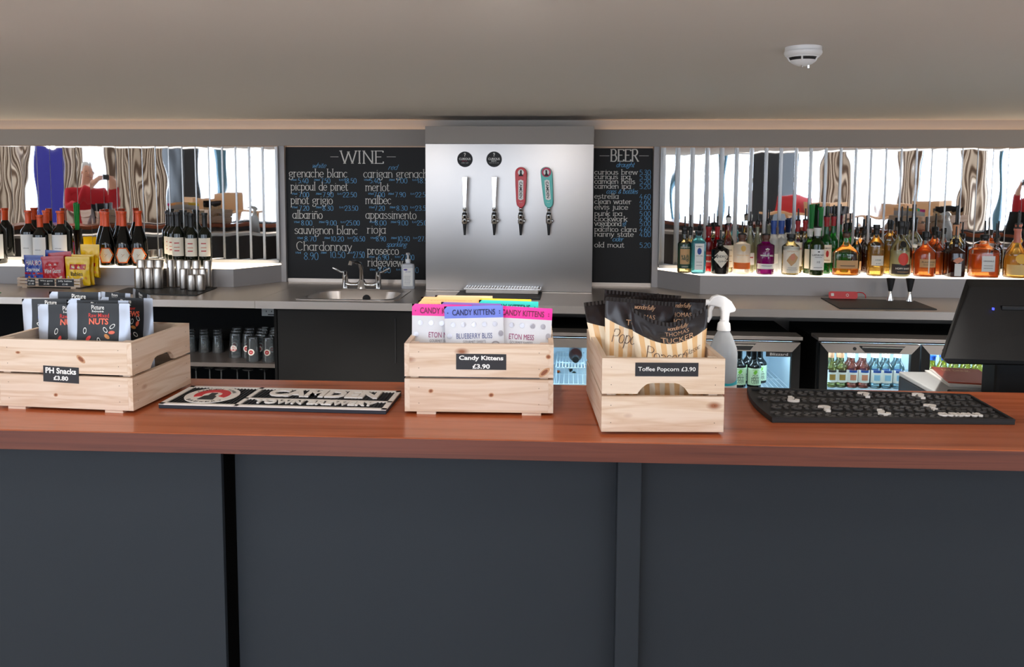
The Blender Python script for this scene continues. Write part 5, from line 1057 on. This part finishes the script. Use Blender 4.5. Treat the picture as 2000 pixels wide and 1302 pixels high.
# ------------------------------------------------------------------ under the back counter
Y_C = 4.26
def bx2(px, z=.75): return bxat(px, Y_C, z)
gx1 = bx2(541); zsh = by(450, 709, Y_C)[1]
gu = thing('glass_shelving', 'black open shelving under the left back counter, full of glasses', 'shelving', (gx1-1.4, Y_C, 0), back=True)
m = MB().box(-2.2, 1.4, .60, .62, 0, .905).box(1.385, 1.4, .0, .60, 0, .905).box(-2.2, -2.185, 0, .6, 0, .905).box(-2.185, 1.385, .0, .6, .0, .08); m.build('carcass', M_dark, gu)
MB().box(-2.185, 1.385, .005, .598, zsh-.022, zsh).build('shelf_board', P('shelf_grey', (112, 104, 100), .35, .5), gu)
MB().box(-2.185, 1.385, .02, .598, .335, .35).build('shelf_board', M_dark, gu)
sx_, sz_ = by(527, 608, Y_C+.58)
so = thing('socket', 'white double plug socket on the wall behind the glasses', 'socket', (min(sx_, gx1-.06), Y_C+.588, sz_), back=True)
MB().box(-.055, .055, 0, .009, -.03, .03).build('faceplate', P('socket_white', (206, 204, 200), .4), so, bev=.002)
m = MB()
for q in (-.028, .006): m.box(q, q+.005, -.0006, 0, -.006, .004)
m.box(-.015, .05, -.0006, 0, -.024, -.018); m.build('holes', M_inkblk, so)
# glasses, upside down, in rows
M_gl = glass('barware_glass', (236, 240, 242), .1, (220, 226, 230)); M_logo = P('glass_logo_red', (190, 40, 44), .5)
gl0 = None; cnt = 0
def tum(R, h, pint):
    r = thing('beer_glass', '', 'glass', (0, 0, 0), 0, 'upturned glasses on the shelf')
    o_ = [(R, 0), (R*1.0, .004), (R*(.84 if pint else .8), h*.8), (R*.82, h-.004), (R*.78, h), (0, h)]; i_ = [(0, h-.012), (R*.74, h-.012), (R*.8, h*.78), (R*.95, .002), (R, 0)]
    MB().lathe(o_+i_, 20, cap=False).build('glass_body', M_gl, r, smooth=True); return r
proto = {}
def put_glass(x, y, R, h, pint, label, logo=None):
    key = (R, h)
    if key not in proto: r = tum(R, h, pint); proto[key] = r
    else: r = copy_tree(proto[key])
    r.location = (x, y, zsh+.0006); r['label'] = label; r.rotation_euler = (0, 0, 0); BACK.append(r)
    if logo:
        m = MB(); rz_ = lambda z: R*(1-.17*z/(h*.8))+.0006
        def sf(s, z): return (s, -math.sqrt(max(1e-9, rz_(z)**2-s*s)), z)
        if logo == 'ring':
            for (r0, r1, mi) in ((.0, .011, 1), (.0112, .018, 0)):
                n = 20; vs = [sf(q*math.cos(2*PI*k/n), h*.4+q*math.sin(2*PI*k/n)) for q in (r0, r1) for k in range(n)]; m.add(vs, [(k, (k+1) % n, n+(k+1) % n, n+k) for k in range(n)], mi)
            v, f_ = stext('U', -.003, .003, 0, .004, .002) if 'U' in GL else stext('u', -.004, .004, h*.4-.003, .006, .002); m.add([sf(a[0], a[1]) for a in v], f_, 0)
        else:
            v, f_ = ftext('B', .022, .026, .02); m.add([(sf(a[0], h*.42+a[1]-.013)[0], sf(a[0], h*.42+a[1]-.013)[1]-.0004, h*.42+a[1]-.013) for a in v], f_, 0); v, f_ = stext('beer', -.02, .02, h*.3, .008, .003); m.add([sf(a[0], a[1]) for a in v], f_, 1)
        o = m.build('printed_logo', [M_rubwhite, M_logo], r, fix=False)
rows_ = ('front', 'second', 'third', 'rear')
for j in range(3):
    yy = Y_C+.27+.085*j
    for i in range(7):
        px = (347+i*26.5); x = by(px, 690, yy)[0]
        if px > 436: continue
        put_glass(x, yy, .034, .1, False, 'small tumbler upside down in the %s row, %s from the left' % (rows_[j], ('first', 'second', 'third', 'fourth', 'fifth')[i]))
for j in range(4):
    yy = Y_C+.07+.088*j
    for i in range(4 if j else 2):
        px = 495+i*31 if j == 0 else 459+i*25+j*2
        x = min(by(px, 690, yy)[0], gx1-.06)
        put_glass(x, yy, .038, .135, True, 'taller beer glass upside down in the %s row, %s of the right group' % (rows_[j], ('first', 'second', 'third', 'fourth')[i]), 'ring' if j == 0 else ('B' if j == 1 and i == 0 else None))
wp = None
for i in range(6):
    x = by(378+i*27, 726, Y_C+.1)[0]; lab = 'stemmed glass upside down on the low dark shelf, %s from the left' % ('first', 'second', 'third', 'fourth', 'fifth', 'sixth')[i]
    if wp is None:
        wp = thing('wine_glass', lab, 'glass', (x, Y_C+.1+.03, .3506), 0, 'stemmed glasses on the low shelf', back=True)
        MB().lathe([(.031, 0), (.04, .05), (.034, .09), (.012, .112), (.004, .12), (.004, .18), (.03, .188), (.034, .19), (.034, .192), (0, .192)], 20, cap=False).build('glass_body', M_gl, wp, smooth=True)
    else:
        o = copy_tree(wp); o.location = (x, Y_C+.1+.03*(i % 2), .3506); o['label'] = lab; BACK.append(o)
# cupboard
cu = thing('cupboard', 'plain black cupboard door under the sink', 'cupboard', (gx1+.003, Y_C, 0), back=True); cw = bx2(812)-gx1-.006
MB().box(0, cw, .02, .62, 0, .76).build('carcass', M_dark, cu); d_ = MB().box(.003, cw-.003, -.004, .0185, .06, .90).build('door', M_black, cu, bev=.001)
hx = bx2(772)-gx1; MB().box(hx-.002, hx+.002, -.012, -.005, .62, .86).build('handle', P('handle_grey', (60, 60, 62), .4, .6), d_)
fx0 = bx2(1062)
fl = MB().box(gx1+cw+.01, fx0-.006, Y_C+.02, Y_C+.6, 0, .90).build('filler_panel', M_dark); struct(fl, True); fl.name = 'trim_dark_panel'

# ------------------------------------------------------------------ bottle fridges
M_fin = P('fridge_lining', (206, 220, 230), .5); M_lamp = emit('fridge_lamp', (190, 226, 255), FRIDGE_LIGHT)
M_wire = P('white_wire', (220, 228, 234), .4)
def fridge(px0, doors, label, zshelf, logo=None):
    x0 = bx2(px0); edges = [bx2(p_) for p_ in doors]; x1 = edges[-1]; H = .805
    r = thing('bottle_fridge', label, 'fridge', (x0, Y_C, 0), back=True); W = x1-x0
    MB().box(0, W, .0, .02, .0, .08).box(0, .02, .022, .56, 0, H-.03).box(W-.02, W, .022, .56, 0, H-.03).box(.02, W-.02, .54, .56, 0, H-.03).box(0, W, .0, .56, H-.03, H-.018).box(.02, W-.02, .022, .54, .0, .06).build('cabinet', M_black, r)
    MB().box(.0205, .024, .03, .538, .06, H-.034).box(W-.024, W-.0205, .03, .538, .06, H-.034).box(.024, W-.024, .534, .5395, .06, H-.034).box(.024, W-.024, .03, .534, H-.034, H-.031).box(.024, W-.024, .03, .534, .0605, .064).build('lining', M_fin, r)
    MB().box(-.006, W+.006, -.03, .1, H-.0175, H).build('top_trim', M_steel, r, bev=.001)
    px_ = 0.
    for k, e in enumerate(edges):
        b = e-x0-.004; a = px_+.004; zt = H-.03; zg = zt-.048
        d = MB().prism([(a, .06), (a+.042, .06), (a+.042, zg), (a, zt)], -.03, .0, 'y').prism([(b, .06), (b, zt), (b-.042, zg), (b-.042, .06)], -.03, .0, 'y').box(a+.042, b-.042, -.03, 0, .06, .11).build('door', M_black, r)
        MB().prism([(a, zt), (a+.042, zg), (b-.042, zg), (b, zt)], -.032, -.001, 'y').build('steel_rail', M_steel, d)
        MB().box(a+.042, b-.042, -.018, -.014, .11, zg).build('glass_pane', M_paneg, d)
        hw = .115; hc = (a+b)/2 if k or len(edges) == 1 else (a+b)/2+.06
        hq = [(hc-hw, zt-.008), (hc+hw, zt-.008), (hc+hw-.01, zt-.014), (hc+hw-.03, zt-.042), (hc-hw+.03, zt-.042), (hc-hw+.004, zt-.016)]
        MB().prism(hq, -.0345, -.0322, 'y').build('recess_plate', M_inkblk, d); MB().tube([(hc-hw+.012, -.04, zt-.014), (hc+hw-.014, -.04, zt-.014)], .005, 8).build('handle', M_chrome, d)
        lx = hc-hw-.022; m = MB().cyl((lx, -.032, zt-.024), (lx, -.037, zt-.024), .0085, 16).box(lx-.006, lx+.006, -.038, -.037, zt-.025, zt-.023, 1); m.build('lock', [M_inkblk, M_chrome], d)
        if logo is not None and k == len(edges)-1:
            lp = MB().box(b-.17, b-.045, -.0215, -.0185, zg-.028, zg-.002).build('maker_plate', M_inkblk, d); MB().text(ftext('Blizzard', .09, .014, .006), lambda x, y, z: (b-.105+x, -.0222, zg-.022+y)).build('lettering', P('plate_silver', (190, 190, 190), .4), lp)
        px_ = b+.004
    MB().box(.026, .03, .03, .036, .12, H-.06).box(W-.03, W-.026, .03, .036, .12, H-.06).box(.03, W-.03, .032, .04, H-.046, H-.036).build('lamp_strip', M_lamp, r)
    a_ = area('fridge_light', (0, 0, 0), (0, 0, 0), W-.1, .05, (2.5 if logo is not None else 6.0)*W, (.78, .92, 1)); a_.parent = r; a_.location = (W/2, .05, H-.05); a_.rotation_euler = (math.radians(20), 0, 0)
    for zi in zshelf:
        m = MB().box(.026, W-.026, .045, .051, zi-.006, zi).box(.026, W-.026, .515, .521, zi-.006, zi).box(.026, W-.026, .28, .284, zi-.008, zi-.004)
        n = int(W/.026)
        for k in range(n): x = .03+(W-.06)*k/(n-1); m.box(x-.0015, x+.0015, .051, .515, zi-.004, zi-.001)
        m.build('wire_shelf', M_wire, r)
    return r
ZA, ZA2, ZB = .515, .60, .53
fridge(1062, [1300, 1562], 'two door bottle fridge with ciders, behind the right crates', [ZA], '')
fridge(1597, [1794, 1992, 2190], 'three door bottle fridge with mixer bottles, left of the till', [ZB])
# extra wire basket in the left compartment
wx0, wx1 = by(1086, 722, Y_C+.05)[0], by(1142, 722, Y_C+.05)[0]
m = MB().box(wx0, wx1, 0, .004, -.006, 0).box(wx0, wx1, .4, .404, -.006, 0).box(wx0, wx1, .13, .134, -.005, -.001).box(wx0, wx1, .27, .274, -.005, -.001)
for k in range(10): x = wx0+(wx1-wx0)*k/9; m.box(x-.0018, x+.0018, 0, .4, -.004, 0)
for a, b in ((wx0, .0), (wx1-.004, .0), (wx0, .4), (wx1-.004, .4)): m.box(a, a+.004, b, b+.004, ZA-ZA2, 0)
o = m.build('wire_rack', M_wire, loc=(0, Y_C+.06, ZA2)); tag(o, 'white wire rack inside the fridge between the two right crates', 'rack', back=True)
bo = bottle('lying_bottle', 'dark red bottle lying on the white rack, neck to the front', 'bottle', None, (by(1124, 695, Y_C+.3)[0], Y_C+.40, ZA2+.038), .037, .3, .6, .78, .36, 'brown', ('dark', .5), ('black', .78, .002)); bo.rotation_euler = (PI/2, 0, 0); bo.location = (by(1124, 697, Y_C+.25)[0], Y_C+.385, ZA2+.0375)
def fb(px0, px1, pyt, dy, z, label, nm, cat, g, **kw):
    yy = Y_C+dy; zt = by((px0+px1)/2, pyt, yy)[1]; x0, x1 = by(px0, 700, yy)[0], by(px1, 700, yy)[0]
    return bottle(nm, label, cat, g, ((x0+x1)/2, yy, z+.0008), (x1-x0)/2*.98, zt-z, **kw)
fb(1086, 1096, 728, .3, ZA+.0, 'small orange juice bottle low in the left fridge compartment', 'juice_bottle', 'bottle', None, gls='clear', liq=('orange', .9), cap=('brown', .86, .002))
for i, (a, lb_) in enumerate(((1110, 'left'), (1117, 'right'))): fb(a, a+9, 726, .3+.1*(1-i), ZA, 'small dark bottle under the white rack, %s of the two' % lb_, 'soft_drink_bottle', 'bottle', 'small dark fridge bottles', gls='black', cap=('black', .86, .002), labels=[(.1, .5, .9, 'rect', M_lgreen, [])])
# ciders
M_cid = P('cider_label_green', (200, 218, 184), .5); M_kiwi = P('cider_leaf_green', (126, 190, 60), .5)
CL = [(.08, .5, .95, 'rect', M_cid, [('OLD', .26, .75, .018, .0, K_), ('MOUT', .19, 1.1, .018, .0, K_), ('CIDER', .12, 1.1, .018, .0, K_), (None, .45, .9, .002, 0, M_kiwi)]), (.34, .46, .35, 'leaf', M_kiwi, [])]
for a, dy, pyt, lb_ in ((1430, .07, 676, 'cider bottle with pale green label, left one, partly behind the spray bottle'), (1459.5, .07, 678, 'cider bottle with pale green label, fully visible right one'), (1449, .16, 672, 'dark cider bottle standing behind the gap of the front pair'), (1470, .18, 676, 'dark cider bottle behind the fully visible one'), (1424, .17, 676, 'dark cider bottle behind the left one')):
    fb(a, a+28, pyt, dy, ZA, lb_, 'cider_bottle', 'bottle', 'cider bottles in the fridge', zs=.52, zn=.72, rn=.42, gls='black', cap=('black', .93, .002), labels=CL)
def mixer(a, dy, pyt, liq, lab, lb_, foil=None):
    L_ = [(.14, .46, .92, 'rect', M_lwhite if liq != 'blueish' else M_lwhite, [(None, .4, 1.3, .012, 0, M_lblue if liq != 'limey' else M_lblack), (None, .2, 1.0, .03, 0, M_gold if liq == 'limey' else (M_lrose if liq == 'pink' else P('label_ice', (150, 196, 226), .5)))])]
    fb(a-1, a+23, pyt, dy, ZB, lb_, 'mixer_bottle', 'bottle', 'mixer bottles in the fridge', zs=.5, zn=.72, rn=.4, gls='clear', liq=(liq, .86), cap=('white' if liq != 'limey' else 'tan', .76, .003), labels=L_)
seq = [(1613, 'limey', 'yellowish mixer bottle at the far left'), (1632.5, 'limey', 'second yellowish mixer bottle'), (1653.5, 'pink', 'pink mixer bottle on the left of the two'), (1676, 'pink', 'pink mixer bottle on the right of the two'), (1700, 'blueish', 'pale blue mixer bottle, first of three'), (1721, 'blueish', 'pale blue mixer bottle, second of three'), (1744, 'blueish', 'pale blue mixer bottle, third of three')]
for a, lq, lb_ in seq:
    mixer(a, .06, 680, lq, None, lb_+' in the front row'); mixer(a-5, .14, 681, lq, None, lb_+' in the second row')
for i, a in enumerate((1812, 1834, 1857, 1880, 1903)):
    for j in range(2): fb(a-4*j, a+20-4*j, 694-6*j, .06+.08*j, ZB, 'yellow juice bottle behind the till screen, %s along, %s row' % (('first', 'second', 'third', 'fourth', 'fifth')[i], ('front', 'second')[j]), 'juice_bottle', 'bottle', 'yellow juices in the fridge', zs=.55, zn=.78, rn=.5, gls='clear', liq=('yellow', .85), cap=('blue' if i < 3 else 'white', .86, .003))

# ------------------------------------------------------------------ smoke detector on the ceiling
dxx, dyy = onz(1569, 92, Z_CEIL); S = .05
sd = thing('smoke_detector', 'round white smoke detector on the ceiling', 'smoke detector', (dxx, dyy, Z_CEIL), .4)
MB().lathe([(.046, -.012), (.048, -.009), (.0475, -.0002)], 40).build('mount', M_white, sd, smooth=True)
MB().lathe([(.049, -.0121), (.0495, -.017), (.0465, -.0225), (.0415, -.026), (.03, -.0261)], 40, cap=False).build('skirt', M_white, sd, smooth=True)
MB().lathe([(.0395, -.0262), (.034, -.0365), (.02, -.037)], 40, cap=False).build('dark_chamber', M_inkblk, sd)
MB().lathe([(.0425, -.0255), (.0412, -.0285), (.039, -.0285), (.039, -.026)], 40, cap=False).build('ring', M_white, sd, smooth=True)
MB().lathe([(.0, -.0515), (.012, -.0505), (.024, -.0455), (.033, -.039), (.0352, -.0358), (.033, -.0355)], 40, cap=False).build('cap', M_white, sd, smooth=True)
m = MB()
for k in range(5): a = 2*PI*k/5+.2; c, s = math.cos(a), math.sin(a); m.tube([(.034*c, .034*s, -.038), (.0375*c, .0375*s, -.032), (.041*c, .041*s, -.0265)], .0026, 6)
m.build('ribs', M_white, sd)
MB().lathe([(.0, -.058), (.004, -.057), (.0045, -.0495)], 14, (.009, -.012, 0), cap=False).build('sensor_nub', M_chrome, sd, smooth=True)
MB().lathe([(.0, -.0555), (.0022, -.055), (.0022, -.0495)], 10, (-.01, -.008, 0), cap=False).build('indicator', M_chrome, sd)

# ------------------------------------------------------------------ the person taking the picture (seen in the mirror strips)
def skin(name, verts, edges, mat, parent, root, lvl=2, bev=None):
    me = bpy.data.meshes.new(name); me.from_pydata([v[:3] for v in verts], edges, []); me.materials.append(mat)
    o = bpy.data.objects.new(name, me); COL.objects.link(o); o.parent = parent
    md = o.modifiers.new('skin', 'SKIN'); md.use_smooth_shade = True
    for i, v in enumerate(verts):
        rr_ = v[3]; rr_ = rr_ if isinstance(rr_, tuple) else (rr_, rr_); me.skin_vertices[0].data[i].radius = rr_; me.skin_vertices[0].data[i].use_root = (i == root)
    s = o.modifiers.new('smooth', 'SUBSURF'); s.levels = lvl; s.render_levels = lvl; return o
M_skin = P('skin', (214, 160, 134), .55); M_jump = P('red_jumper', (176, 20, 34), .85); M_trou = P('dark_trousers', (40, 42, 52), .85); M_hair = P('white_hair', (226, 224, 220), .8)
pe = thing('person', 'white haired person in red jumper photographing, seen in the mirrors', 'person', (0, -.46, 0))
bv = [(0, 0, .93, (.15, .1)), (0, 0, 1.08, (.15, .105)), (0, .0, 1.25, (.165, .11)), (0, -.01, 1.38, (.15, .09)), (0, .0, 1.45, .058), (0, .01, 1.52, .055), (0, .02, 1.6, (.072, .085)), (0, .02, 1.68, (.073, .09)), (0, .01, 1.745, (.05, .06)),
      (-.19, -.01, 1.4, .058), (-.27, .1, 1.2, .048), (-.24, .22, 1.22, .043), (-.14, .37, 1.5, .033), (-.105, .405, 1.555, .028), (.19, -.01, 1.4, .058), (.27, .1, 1.2, .048), (.24, .22, 1.22, .043), (.14, .37, 1.5, .033), (.105, .405, 1.555, .028),
      (-.1, 0, .85, .09), (-.11, .02, .5, .062), (-.11, -.01, .12, .042), (-.12, .02, .06, .04), (-.13, .14, .035, .035), (.1, 0, .85, .09), (.11, .02, .5, .062), (.11, -.01, .12, .042), (.12, .02, .06, .04), (.13, .14, .035, .035)]
be = [(0, 1), (1, 2), (2, 3), (3, 4), (4, 5), (5, 6), (6, 7), (7, 8), (3, 9), (9, 10), (10, 11), (11, 12), (12, 13), (3, 14), (14, 15), (15, 16), (16, 17), (17, 18), (0, 19), (19, 20), (20, 21), (21, 22), (22, 23), (0, 24), (24, 25), (25, 26), (26, 27), (27, 28)]
# five fingers and the thumb on each hand, closing on the phone
for s, wi in ((-1, 13), (1, 18)):
    for k, (dz, ln) in enumerate(((.035, .03), (.02, .034), (.003, .032), (-.014, .026))):
        i0 = len(bv); bv.append((s*.098, .425, 1.57+dz, .011)); bv.append((s*.086, .425+ln*.3, 1.575+dz, .009)); bv.append((s*.072, .437, 1.578+dz, .008)); be += [(wi, i0), (i0, i0+1), (i0+1, i0+2)]
    i0 = len(bv); bv.append((s*.095, .4, 1.585, .012)); bv.append((s*.075, .402, 1.602, .009)); be += [(wi, i0), (i0, i0+1)]
skin('body', bv, be, M_skin, pe, 0, 1)
jv = [(0, 0, .92, (.178, .128)), (0, 0, 1.08, (.176, .13)), (0, 0, 1.25, (.19, .135)), (0, -.01, 1.38, (.175, .115)), (0, -.005, 1.435, .08), (-.2, -.01, 1.4, .083), (-.275, .1, 1.2, .068), (-.245, .22, 1.22, .06), (-.15, .355, 1.48, .046), (.2, -.01, 1.4, .083), (.275, .1, 1.2, .068), (.245, .22, 1.22, .06), (.15, .355, 1.48, .046)]
skin('jumper', jv, [(0, 1), (1, 2), (2, 3), (3, 4), (3, 5), (5, 6), (6, 7), (7, 8), (3, 9), (9, 10), (10, 11), (11, 12)], M_jump, pe, 0)
skin('trousers', [(0, 0, .95, (.17, .12)), (-.1, 0, .82, .11), (-.11, .02, .5, .085), (-.11, -.01, .13, .075), (.1, 0, .82, .11), (.11, .02, .5, .085), (.11, -.01, .13, .075)], [(0, 1), (1, 2), (2, 3), (0, 4), (4, 5), (5, 6)], M_trou, pe, 0)
skin('hair', [(0, -.035, 1.6, (.075, .06)), (0, -.03, 1.69, (.092, .082)), (0, -.005, 1.755, (.082, .08)), (0, .045, 1.765, (.06, .04))], [(0, 1), (1, 2), (2, 3)], M_hair, pe, 0)
MB().lathe([(0, -.014), (.012, -.008), (.009, .004), (.004, .02), (0, .024)], 12, (0, .112, 1.625), cap=False).build('nose', M_skin, pe, smooth=True)
for s in (-1, 1):
    MB().lathe([(0, -.008), (.008, 0), (0, .008)], 12, (s*.03, .1, 1.652), cap=False).build('eye', M_inkblk, pe, smooth=True)
    MB().lathe([(0, -.026), (.014, -.01), (.014, .014), (0, .026)], 12, (s*.078, .012, 1.638), cap=False, ry=.8).build('ear', M_skin, pe, smooth=True)
MB().box(-.022, .022, .095, .101, 1.578, 1.584).build('mouth', P('lips', (170, 96, 90), .5), pe, bev=.002)
for s in (-1, 1): MB().lathe([(.045, 0), (.05, .02), (.042, .06), (.03, .075)], 16, (s*.125, .07, 0), ry=2.4).build('shoe', M_inkblk, pe, smooth=True)
ph = thing('smartphone', 'dark smartphone held up by the person in red', 'phone', (0, -.032, 1.595)); MB().box(-.072, .072, 0, .008, -.036, .036).build('case', M_inkblk, ph, bev=.003); MB().box(-.066, .066, -.0008, -.0001, -.032, .032).build('screen', P('phone_screen', (20, 24, 34), .1), ph)

# ------------------------------------------------------------------ customer tables behind the camera (only in the mirrors)
M_tab = P('table_pine', (196, 150, 106), .5); M_box = P('carton_brown', (190, 150, 112), .8)
tb0 = None
for i, (x, y, nm) in enumerate(((3.4, -2.7, 'at the far left of the mirrors'), (5.5, -2.6, 'by the black pillar in the left mirrors'), (-3.3, -2.7, 'in the right mirrors near the red jumper'), (-5.3, -2.7, 'in the middle of the right mirrors'))):
    lab = 'high pine table reflected '+nm
    if tb0 is None:
        tb0 = thing('high_table', lab, 'table', (x, y, 0), 0, 'high tables across the room'); MB().box(-.7, .7, -.35, .35, 1.0, 1.04).build('table_top', M_tab, tb0, bev=.004)
        for sx in (-1, 1):
            for sy in (-1, 1): MB().box(sx*.62-.03, sx*.62+.03, sy*.28-.03, sy*.28+.03, 0, .9995).build('leg', M_tab, tb0)
    else:
        o = copy_tree(tb0); o.location = (x, y, 0); o['label'] = lab
bxs = [(3.1, -2.7, .2, .22, 0), (3.6, -2.65, .16, .3, 0), (5.3, -2.6, .22, .2, 0), (5.8, -2.6, .18, .16, 1), (-3.0, -2.7, .2, .26, 0), (-3.6, -2.7, .24, .2, 0), (-5.0, -2.7, .3, .2, 0), (-5.6, -2.7, .22, .28, 1)]
for i, (x, y, w2, h2, rd) in enumerate(bxs):
    o = MB().box(-w2, w2, -.15, .15, 0, h2).box(-w2, w2, -.152, -.15, h2*.4, h2*.5, 1).build('carton', [M_box if not rd else P('carton_red', (190, 40, 44), .6), M_lwhite], loc=(x, y, 1.0405))
    tag(o, '%s carton on the %s, %s of its pair' % (('brown', 'red')[rd], ('first high table from the left', 'high table by the left black pillar', 'high table near the red jumper', 'table amid the right mirrors')[i//2], ('right', 'left')[i % 2] if i < 4 else ('left', 'right')[i % 2]), 'carton', 'cartons on the high tables')

# ------------------------------------------------------------------ swing the back bar to its slight skew
RB = Matrix.Translation((0, PIV, 0)) @ Matrix.Rotation(BETA, 4, 'Z') @ Matrix.Translation((0, -PIV, 0))
for o in BACK:
    M0 = Matrix.Translation(o.location) @ o.rotation_euler.to_matrix().to_4x4()
    M1 = RB @ M0; o.location = M1.translation; o.rotation_euler = M1.to_euler()
